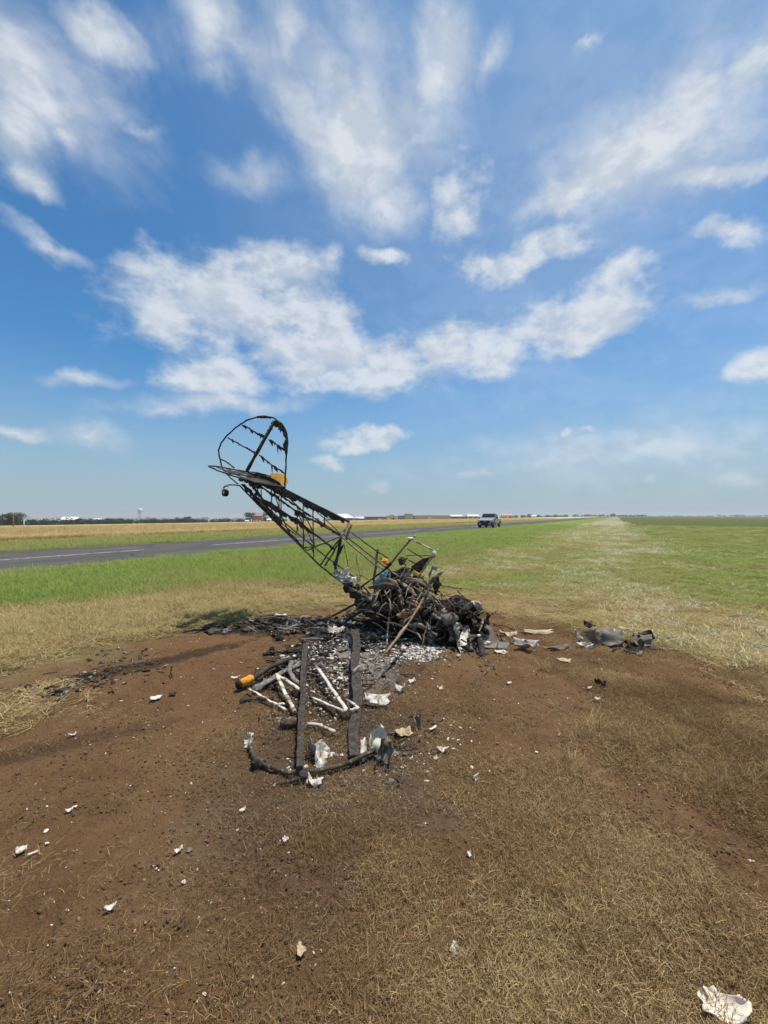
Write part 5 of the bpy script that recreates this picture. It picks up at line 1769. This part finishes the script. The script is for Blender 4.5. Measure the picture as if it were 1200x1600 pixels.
board('spar', GZ(476, 1022, .10), GZ(473, 1216, .045), .056, .040, .05, 'spar_wood', wing, seed=2)
board('spar', GZ(556, 1002, .12), GZ(556, 1192, .04), .088, .070, .035, 'spar_wood', wing, seed=5)
mb = MB()
pp = [GZ(389, 1168, .05), GZ(393, 1184, .035), GZ(402, 1196, .03), GZ(425, 1207, .03), GZ(450, 1213, .03), GZ(472, 1215, .035), GZ(500, 1213, .035), GZ(528, 1206, .035), GZ(556, 1196, .035), GZ(580, 1186, .04), GZ(602, 1174, .05)]
mb.tube(sub(pp, 2), .0135, 8, .25)
mb.build('tip_bow', MATS['burnt_steel'], wing)
mb = MB()
mb.blob(GZ(403, 1199, .025), (.04, .035, .03), 2, .5, 2, 3)
mb.blob(GZ(476, 1217, .02), (.035, .04, .03), 2, .5, 2, 4)
mb.build('charred_joint', MATS['char'], wing)
mb = MB()
mb.tube(sub([GZ(480, 1140, .04), GZ(500, 1144, .035), GZ(523, 1150, .03)], 2), .012, 7, .1)
mb.build('strut', MATS['burnt_white'], wing)
mb = MB()
c = GZ(455, 1142, .05)
mb.tube([c + Vector((-.075, 0, 0)), c + Vector((-.06, 0, 0)), c + Vector((.02, .01, .01)), c + Vector((.035, .01, .01))], [.03, .042, .042, .025], 12, .08)
mb.build('hinge_drum', MATS['burnt_steel'], wing)
mb = MB()
mb.tube(sub([GZ(466, 1118, .05), GZ(474, 1122, .07), GZ(474, 1150, .06), GZ(470, 1172, .05)], 2), .012, 7, .15)
mb.build('bracket', MATS['burnt_steel'], wing)
mb = MB()
mb.tube(sub([GZ(430, 1230, .012), GZ(450, 1227, .02), GZ(478, 1219, .03)], 3), [.004, .006, .008, .01, .011, .012, .013], 6, .15)
mb.build('splinter', MATS['char'], wing)
strip3('metal_strap', [GZ(552, 1072, .14), GZ(560, 1066, .145), GZ(567, 1060, .13)], .018, 'bare_metal', None, .006, wing)


def lying(name, cat, label, pts, r, mt, group=None, flat=.6, kids=()):
    p0 = pts[0]
    root = empty(name, (p0.x, p0.y, gz(p0.x, p0.y)))
    tag(root, label, cat, group)
    mb = MB()
    mb.tube(sub(pts, 3), r, 8, .16, flat=flat)
    mb.build('tube', MATS[mt], root)
    for q in (pts[0], pts[-1]):
        mb = MB()
        mb.blob(q, (r * 1.3, r * 1.3, r * 1.1), 2, .35, 2, 5)
        mb.build('end_fitting', MATS['burnt_steel' if mt == 'burnt_white' else mt], root)
    return root


lying('bent_strut', 'strut', 'white strut bent to a sharp point just left of the narrow spar', [GZ(461, 1124, .05), GZ(445, 1096, .07), GZ(432, 1073, .10), GZ(433, 1072, .10), GZ(450, 1080, .09), GZ(470, 1090, .06)], .0155, 'burnt_white')
lying('bent_strut', 'strut', 'long white strut folded to a point against the wide spar', [GZ(493, 1053, .09), GZ(512, 1082, .09), GZ(528, 1106, .085), GZ(541, 1124, .08), GZ(539, 1126, .07), GZ(514, 1112, .05), GZ(486, 1097, .04)], .0155, 'burnt_white')
lying('bent_strut', 'strut', 'short white hooked strut end lying across the wide spar', [GZ(541, 1113, .10), GZ(551, 1119, .10), GZ(560, 1126, .10), GZ(553, 1128, .095), GZ(545, 1128, .09)], .011, 'burnt_white')
lying('strut', 'strut', 'straight white strut lying right of the orange tube end', [GZ(388, 1085, .05), GZ(405, 1094, .045), GZ(420, 1102, .04), GZ(433, 1107, .035), GZ(449, 1115, .02)], .011, 'burnt_white')
lying('strut', 'strut', 'thin white tube beside the straight strut with its end in the soil', [GZ(425, 1106, .03), GZ(436, 1106, .03), GZ(450, 1104, .02)], .012, 'burnt_white')
# charred tube that ends in orange paint
tb_root = empty('charred_tube', tuple(GZ(385, 1078)))
tag(tb_root, 'charred tube with an unburnt orange end at the left of the wing frame', 'tube')
mb = MB()
mb.tube(sub([GZ(394, 1072, .07), GZ(418, 1058, .08), GZ(442, 1046, .08), GZ(462, 1036, .07)], 3), .026, 9, .15)
mb.build('tube', MATS['char'], tb_root)
mb = MB()
mb.tube(sub([GZ(377, 1079, .06), GZ(386, 1075, .065), GZ(394, 1071, .07)], 4), [.032, .036, .035, .037, .036, .034, .036, .035, .030], 14, .10)
mb.build('orange_end', MATS['orange_paint'], tb_root)['label'] = 'orange painted end, scorched on its left rim'
mb = MB()
mb.tube([GZ(370, 1081, .055), GZ(375, 1079, .06)], [.036, .039], 14, .12)
mb.tube([GZ(396, 1071, .075), GZ(400, 1062, .11)], [.008, .006], 6)
mb.build('scorched_rim', MATS['char_black'], tb_root)
lying('charred_stick', 'stick', 'charred black stick under the straight white strut', [GZ(378, 1098, .02), GZ(392, 1096, .025), GZ(410, 1095, .02), GZ(424, 1094, .02)], .018, 'char')
lying('charred_tube', 'tube', 'grey scaled tube running beside the charred orange-ended tube', [GZ(402, 1082, .04), GZ(420, 1072, .05), GZ(445, 1056, .05), GZ(468, 1046, .05)], .030, 'grey_ash')
lying('charred_tube', 'tube', 'curved grey pipe left of the narrow spar', [GZ(455, 1048, .08), GZ(452, 1060, .08), GZ(458, 1070, .06), GZ(472, 1078, .04)], .022, 'grey_ash')


simple('cream_cloth', (0.62, 0.53, 0.43), (0.76, 0.68, 0.58), 9, .85, spec=.1, bump=.003, c=(0.42, 0.33, 0.24), cover=.62)


# ------------------------------------------------------------------ torn sheets and scraps, each a thing
def scrap(name, cat, label, px, py, w, h, mt, amp=.02, lift=.02, tilt=(0, 0), rz=0.0, curl=0.0, seed=1, nx=7, thick=.004, group=None):
    """w, h in metres"""
    c = GZ(px, py, lift)
    if py > 1240 and mt == 'white_scrap':
        w, h = w * .85, h * .85
    M = Matrix.Translation(c) @ Matrix.Rotation(R(rz), 4, 'Z') @ Matrix.Rotation(R(tilt[0]), 4, 'X') @ Matrix.Rotation(R(tilt[1]), 4, 'Y')
    mb = MB()
    mb.sheet(M, w, h, nx, nx, amp, .45, thick, seed, curl)
    mb.v = [Vector((v[0], v[1], max(v[2], c.z - lift - .004))) for v in map(Vector, mb.v)]
    o = mb.build(name, MATS[mt], None, c)
    o.location = c
    tag(o, label, cat, group)
    return o


scrap('torn_fairing', 'fairing', 'torn white shell with a grey back standing right of the wing tip', 591, 1176, .12, .20, 'burnt_white', .06, .09, (58, 15), -18, .05, 3)
scrap('torn_fairing', 'fairing', 'grey curled piece leaning behind the torn white shell', 602, 1188, .10, .17, 'grey_sheet', .06, .06, (65, 35), -40, .07, 4)
scrap('torn_fairing', 'fairing', 'narrow white flake between the wide spar and the torn white shell', 568, 1184, .05, .16, 'white_scrap', .03, .05, (55, 0), 6, .02, 5)
scrap('torn_sheet', 'sheet', 'pale crumpled panel lying right of the wide spar', 588, 1104, .24, .09, 'white_scrap', .05, .06, (20, 8), -12, .03, 6)
scrap('torn_sheet', 'sheet', 'grey crumpled panel in the middle of the wing frame', 494, 1186, .11, .15, 'bare_metal', .07, .05, (30, 20), 30, .04, 7)
scrap('scrap', 'scrap', 'small cream scrap right of the grey panel inside the wing tip', 507, 1194, .07, .09, 'burnt_white', .05, .03, (20, -10), -30, .03, 8)
scrap('scrap', 'scrap', 'white scrap just behind the curved tip bow', 502, 1204, .08, .05, 'white_scrap', .04, .03, (20, 0), 10, .02, 9)
scrap('scrap', 'scrap', 'star shaped cream scrap in front of the tip bow', 492, 1226, .11, .06, 'burnt_white', .05, .02, (10, 0), 0, .02, 10)
scrap('scrap', 'scrap', 'tall white scrap standing at the left end of the tip bow', 391, 1172, .05, .11, 'white_scrap', .03, .06, (70, 0), -14, .02, 11)
scrap('scrap', 'scrap', 'small white flake left of the tall white scrap', 386, 1167, .04, .03, 'white_scrap', .01, .03, (30, 0), 20, .01, 12)
scrap('torn_sheet', 'sheet', 'grey torn panel standing in the soil right of the white shell', 650, 1140, .06, .13, 'grey_sheet', .04, .05, (60, 0), 25, .03, 13)
scrap('torn_sheet', 'sheet', 'brown stained panel lying flat right of the wing frame', 630, 1150, .14, .10, 'tan_scrap', .04, .02, (8, 0), 15, .02, 14)
scrap('scrap', 'scrap', 'pale stick like scrap lying alone right of the grey torn panel', 677, 1141, .09, .022, 'white_scrap', .01, .02, (0, 0), 40, 0, 15)
scrap('scrap', 'scrap', 'white flat scrap below the grey torn panel', 691, 1176, .09, .045, 'white_scrap', .02, .02, (10, 0), -10, .01, 16)
scrap('scrap', 'scrap', 'bright white lump on the soil left of the ash', 625, 1081, .10, .07, 'white_scrap', .05, .03, (15, 0), 0, .03, 17)
scrap('scrap', 'scrap', 'white chip just above the bright white lump', 643, 1067, .085, .055, 'white_scrap', .03, .02, (8, 0), 15, .01, 18)
scrap('scrap', 'scrap', 'small pale chip to the right of the white chips', 688, 1079, .06, .04, 'white_scrap', .03, .02, (8, 0), -15, .01, 19)
scrap('crumpled_cowling', 'cowling', 'bluish grey crumpled cloth in the black debris behind the wing frame', 525, 992, .26, .16, 'bare_metal', .08, .06, (28, 0), 20, .04, 20)
scrap('torn_sheet', 'sheet', 'grey rectangular panel in the ash left of the wide spar', 537, 1030, .17, .14, 'grey_sheet', .03, .04, (14, 0), 20, .02, 21)
scrap('torn_sheet', 'sheet', 'white bent panel at the left of the ash behind the wing frame', 452, 1038, .16, .05, 'white_scrap', .02, .06, (30, 0), 48, .02, 22)
scrap('scrap', 'scrap', 'white flat scrap alone on the far straw above the black debris', 438, 963, .24, .09, 'white_scrap', .02, .02, (8, 0), 0, .01, 23)
scrap('scrap', 'scrap', 'white oblong scrap on bare soil left of the orange tube', 244, 1094, .10, .07, 'white_scrap', .012, .02, (5, 0), 24, .01, 24)
scrap('scrap', 'scrap', 'white splinter beside the orange tube end', 368, 1062, .10, .035, 'white_scrap', .01, .02, (5, 0), 25, .01, 25)
scrap('scrap', 'scrap', 'black flat scrap right of the white oblong scrap', 270, 1087, .07, .035, 'char', .02, .012, (5, 0), -5, .01, 26)
scrap('scrap', 'scrap', 'small white scrap in front of the black soot at far left', 113, 1151, .05, .03, 'white_scrap', .012, .012, (5, 0), 35, .01, 27)
scrap('scrap', 'scrap', 'white sliver on the soil with a round chip beside it', 108, 1270, .045, .022, 'white_scrap', .008, .012, (10, 0), 30, .01, 28)
scrap('scrap', 'scrap', 'round white chip above the white sliver', 118, 1262, .018, .018, 'white_scrap', .005, .008, (10, 0), 0, 0, 29)
scrap('scrap', 'scrap', 'largest white scrap at the left side of the foreground', 33, 1334, .055, .045, 'white_scrap', .015, .015, (10, 0), 35, .01, 30)
scrap('scrap', 'scrap', 'thin white sliver right of the largest left scrap', 51, 1336, .05, .012, 'white_scrap', .006, .010, (5, 0), 35, 0, 31)
scrap('scrap', 'scrap', 'small oval white chip above the thin sliver at left', 73, 1321, .025, .014, 'white_scrap', .006, .010, (5, 0), 10, 0, 32)
scrap('scrap', 'scrap', 'ragged white scrap in the middle of the left soil', 278, 1334, .05, .028, 'white_scrap', .02, .015, (20, 0), 45, .01, 33)
scrap('scrap', 'scrap', 'pale grey round chip beside the ragged white scrap', 296, 1331, .026, .026, 'grey_sheet', .01, .010, (10, 0), 0, 0, 34)
scrap('scrap', 'scrap', 'white leaf shaped scrap alone in the lower left soil', 172, 1424, .055, .022, 'white_scrap', .008, .014, (8, 0), 22, .01, 35)
scrap('scrap', 'scrap', 'white folded chip in front of the wing tip at left', 379, 1269, .045, .025, 'white_scrap', .015, .012, (15, 0), 42, .01, 36)
scrap('scrap', 'scrap', 'white round pebble like chip in the lower left soil', 287, 1382, .022, .016, 'white_scrap', .008, .010, (5, 0), 0, 0, 37)
scrap('scrap', 'scrap', 'white scrap with dark underside in front of the wing tip', 447, 1319, .045, .03, 'white_scrap', .014, .02, (15, 0), -25, .01, 38)
scrap('scrap', 'scrap', 'pinkish white torn scrap low in the grass at the middle right', 709, 1492, .055, .040, 'white_scrap', .016, .02, (20, 0), 70, .012, 39)
scrap('scrap', 'scrap', 'oval white chip in the straw above the pinkish scrap', 733, 1340, .022, .035, 'white_scrap', .008, .014, (10, 0), 0, .01, 40)
scrap('scrap', 'scrap', 'white chip half buried under straw left of the oval chip', 680, 1420, .020, .035, 'white_scrap', .01, .012, (20, 0), 10, .01, 41)
scrap('scrap', 'scrap', 'pale crumpled scrap right of the wing tip on the soil', 742, 1221, .05, .03, 'white_scrap', .03, .02, (30, 0), 30, .02, 42)
scrap('scrap', 'scrap', 'brown flat scrap lying in the lower middle soil', 471, 1490, .05, .035, 'tan_scrap', .01, .012, (10, 0), -60, .01, 43)
scrap('scrap', 'scrap', 'white scrap on soil below the black twisted scrap at right', 933, 1096, .06, .035, 'white_scrap', .02, .02, (20, 0), -15, .01, 44)
scrap('scrap', 'scrap', 'black twisted scrap on the soil at the right', 938, 1074, .12, .08, 'char', .07, .03, (30, 0), -40, .03, 45)
scrap('scrap', 'scrap', 'small white chip left of the black twisted scrap', 921, 1077, .045, .025, 'white_scrap', .012, .012, (10, 0), 0, .01, 46)
scrap('scrap', 'scrap', 'tiny white scrap on the soil right of the engine heap', 795, 1070, .05, .03, 'white_scrap', .02, .02, (30, 0), 20, .01, 47)
scrap('torn_fabric', 'fabric', 'large cream torn fabric at the bottom right corner of the grass', 1130, 1596, .15, .08, 'cream_cloth', .012, .04, (14, 0), -16, .03, 48, 12)
scrap('torn_fabric', 'fabric', 'grey curled flap attached behind the large cream fabric', 1106, 1572, .05, .04, 'cream_cloth', .012, .035, (25, 0), -5, .03, 49)
scrap('torn_fabric', 'fabric', 'long tan strip of cloth on the soil right of the cowl', 838, 991, .46, .10, 'tan_scrap', .05, .03, (10, 0), -8, .02, 50)
scrap('torn_fabric', 'fabric', 'short tan strip between cowl and the long tan strip', 794, 994, .26, .10, 'tan_scrap', .05, .03, (12, 0), -10, .02, 51)
scrap('torn_fabric', 'fabric', 'crumpled whitish bundle on the soil right of the cowl', 822, 1015, .34, .13, 'bare_metal', .09, .05, (20, 0), -4, .05, 52)
scrap('torn_fabric', 'fabric', 'white scrap lying at the foot of the cowl', 782, 1021, .18, .07, 'white_scrap', .03, .02, (8, 0), -12, .01, 53)
scrap('torn_fabric', 'fabric', 'dark ragged strip leading to the grey crumpled cowling', 870, 1016, .36, .06, 'grey_sheet', .04, .03, (8, 0), 2, .02, 54)
scrap('ash_patch', 'ash', 'pale powdery patch on the soil below the dark ragged strip', 882, 1033, .16, .12, 'tan_scrap', .03, .008, (2, 0), 0, .005, 55)
lying('burnt_twig', 'twig', 'thin charred twig on the straw between engine and grey cowling', [GZ(772, 978, .02), GZ(790, 982, .03), GZ(803, 985, .02)], .012, 'char')
lying('burnt_twig', 'twig', 'small upright black twig just left of the far debris at left', [GZ(268, 1060, .0), GZ(267, 1057, .05), GZ(268, 1055, .08)], .008, 'char')

# the grey crumpled cowling off to the right
cw = empty('crumpled_cowling', tuple(GZ(960, 1008)))
tag(cw, 'large grey crumpled cowling lying alone at the right edge of the soil', 'cowling')


def piece(name, c, w, h, mt, tilt, rz, amp, curl, seed, nx=10):
    M = Matrix.Translation(c) @ Matrix.Rotation(R(rz), 4, 'Z') @ Matrix.Rotation(R(tilt[0]), 4, 'X') @ Matrix.Rotation(R(tilt[1]), 4, 'Y')
    mb = MB()
    mb.sheet(M, w, h, nx, nx, amp, .4, .006, seed, curl)
    mb.v = [(v[0], v[1], max(v[2], .01)) for v in mb.v]
    return mb.build(name, MATS[mt], cw)


piece('sheet', GZ(953, 1010, .12), .44, .26, 'grey_sheet', (50, -6), -4, .05, -.10, 61)
piece('curled_rim', GZ(921, 1012, .11), .16, .22, 'grey_sheet', (62, 30), 30, .06, .10, 62)
piece('curled_rim', GZ(923, 1008, .07), .06, .10, 'white_scrap', (60, 30), 30, .02, .04, 63)
piece('torn_edge', GZ(975, 1003, .16), .22, .06, 'tan_scrap', (40, 14), -10, .02, .03, 64)
piece('crushed_end', GZ(1000, 1012, .08), .24, .18, 'grey_sheet', (42, 16), -30, .05, .05, 65)
piece('crushed_end', GZ(1008, 1008, .10), .20, .14, 'char', (50, -22), 15, .05, .05, 66)
piece('crushed_end', GZ(990, 1014, .04), .24, .12, 'char', (30, 0), 4, .08, .03, 67)
piece('torn_strip', GZ(903, 1006, .08), .06, .22, 'bare_metal', (55, 0), 32, .05, .03, 68)
piece('torn_strip', GZ(913, 1014, .04), .20, .08, 'white_scrap', (30, 0), -18, .05, .02, 69)
piece('torn_strip', GZ(918, 990, .10), .18, .12, 'char', (40, 0), 10, .08, .04, 70)


# ------------------------------------------------------------------ ash and burnt litter nobody could count
def litter(name, label, spots, mats, seed, kinds=('blob', 'sheet', 'stick')):
    """spots: (px, py, spread px, spread py, count, size low, size high)"""
    rs = random.Random(seed)
    by = {}
    for px, py, sx_, sy_, n, s0, s1 in spots:
        for i in range(n):
            c = GZ(rs.gauss(px, sx_), max(880, rs.gauss(py, sy_)))
            s_ = math.exp(rs.uniform(math.log(s0), math.log(s1)))
            mt = rs.choice(mats)
            mb = by.setdefault(mt, MB())
            k = rs.choice(kinds)
            if k == 'blob':
                mb.blob((c.x, c.y, c.z + s_ * .2), (s_ * rs.uniform(.6, 1.3), s_ * rs.uniform(.5, 1), s_ * rs.uniform(.3, .8)), 1 if s_ < .04 else 2, .8, 2.2, rs.randrange(200))
            elif k == 'sheet':
                M = Matrix.Translation((c.x, c.y, c.z + s_ * .3)) @ Matrix.Rotation(rs.uniform(0, 6.3), 4, 'Z') @ Matrix.Rotation(rs.gauss(0, .5), 4, 'X') @ Matrix.Rotation(rs.gauss(0, .4), 4, 'Y')
                mb.sheet(M, s_ * 2, s_ * rs.uniform(.8, 1.8), 4, 4, s_ * .5, .6, .003, rs.randrange(200))
            else:
                d = Vector((rs.uniform(-1, 1), rs.uniform(-1, 1), rs.uniform(-.1, .25))).normalized() * s_ * 2.2
                a = c + Vector((0, 0, s_ * .35))
                mb.tube([a - d, a + Vector((rs.uniform(-.2, .2) * s_, 0, .1 * s_)), a + d], [s_ * .16, s_ * .22, s_ * .12], 5, .2)
    root = empty(name, tuple(GZ(spots[0][0], spots[0][1])))
    tag(root, label, None, None, 'stuff')
    for mt, mb in by.items():
        o = mb.build(name + '_' + {'c': 'cinders', 'g': 'flakes', 'b': 'bits', 's': 'scraps', 'a': 'ash', 'w': 'chips', 'd': 'bits', 't': 'crumbs'}[mt[0]], MATS[mt], root)
        o['kind'] = 'stuff'


litter('charred_debris', 'black charred debris strewn left of and under the wreck',
       [(470, 980, 55, 6, 230, .02, .09), (400, 972, 22, 4, 60, .015, .06), (530, 985, 35, 10, 190, .02, .09), (590, 985, 30, 10, 130, .02, .09), (480, 1035, 34, 18, 260, .010, .06), (550, 1050, 40, 20, 160, .008, .045), (500, 1110, 40, 24, 120, .006, .035),
        (440, 1062, 22, 12, 60, .01, .05), (690, 1000, 40, 12, 90, .015, .06), (560, 955, 18, 8, 40, .02, .08), (990, 1015, 26, 5, 50, .015, .05), (760, 1030, 20, 12, 30, .01, .04),
        (80, 1080, 30, 7, 130, .006, .035), (130, 1066, 28, 7, 120, .006, .035), (200, 1040, 30, 12, 160, .006, .03), (250, 985, 24, 8, 70, .008, .03), (470, 1150, 30, 30, 70, .008, .03), (650, 1160, 34, 24, 70, .008, .03), (420, 1330, 60, 20, 40, .004, .012)],
       ('char', 'char_black', 'char', 'grey_ash', 'burnt_steel'), 21)
litter('ash_heap', 'white ash and melted flakes heaped in front of the cabin and behind the wing frame',
       [(655, 1018, 20, 7, 420, .006, .034), (640, 1028, 22, 6, 160, .005, .028), (505, 1030, 28, 14, 300, .006, .032), (530, 1060, 18, 16, 200, .005, .024), (500, 1095, 22, 20, 110, .005, .02),
        (575, 1020, 20, 10, 140, .005, .025), (540, 1000, 30, 8, 110, .006, .03), (600, 1190, 22, 14, 40, .006, .02), (500, 1190, 24, 16, 50, .006, .022), (690, 1165, 30, 20, 30, .006, .018)],
       ('ash', 'ash', 'ash', 'white_scrap', 'grey_ash', 'grey_ash'), 22, ('blob', 'sheet', 'blob'))


# ------------------------------------------------------------------ the air between here and the horizon
m = bpy.data.materials.new('haze')
m.use_nodes = True
m.node_tree.nodes.clear()
vol = m.node_tree.nodes.new('ShaderNodeVolumePrincipled')
vol.inputs['Color'].default_value = (0.90, 0.93, 0.95, 1)
vol.inputs['Density'].default_value = 0.00030
vol.inputs['Anisotropy'].default_value = 0.2
out = m.node_tree.nodes.new('ShaderNodeOutputMaterial')
m.node_tree.links.new(vol.outputs[0], out.inputs['Volume'])
zz = [v.co.z for v in ground.data.vertices]
gx = max(abs(v.co.x) for v in ground.data.vertices) + 50
gy = max(abs(v.co.y) for v in ground.data.vertices) + 50
mb = MB()
top = 26.0
mb.box((0, 0, (top + min(zz) - 2) / 2), (2 * gx, 2 * gy, top - min(zz) + 2))
tag(mb.build('haze', m), 'thin summer haze over the whole airfield', kind='stuff')
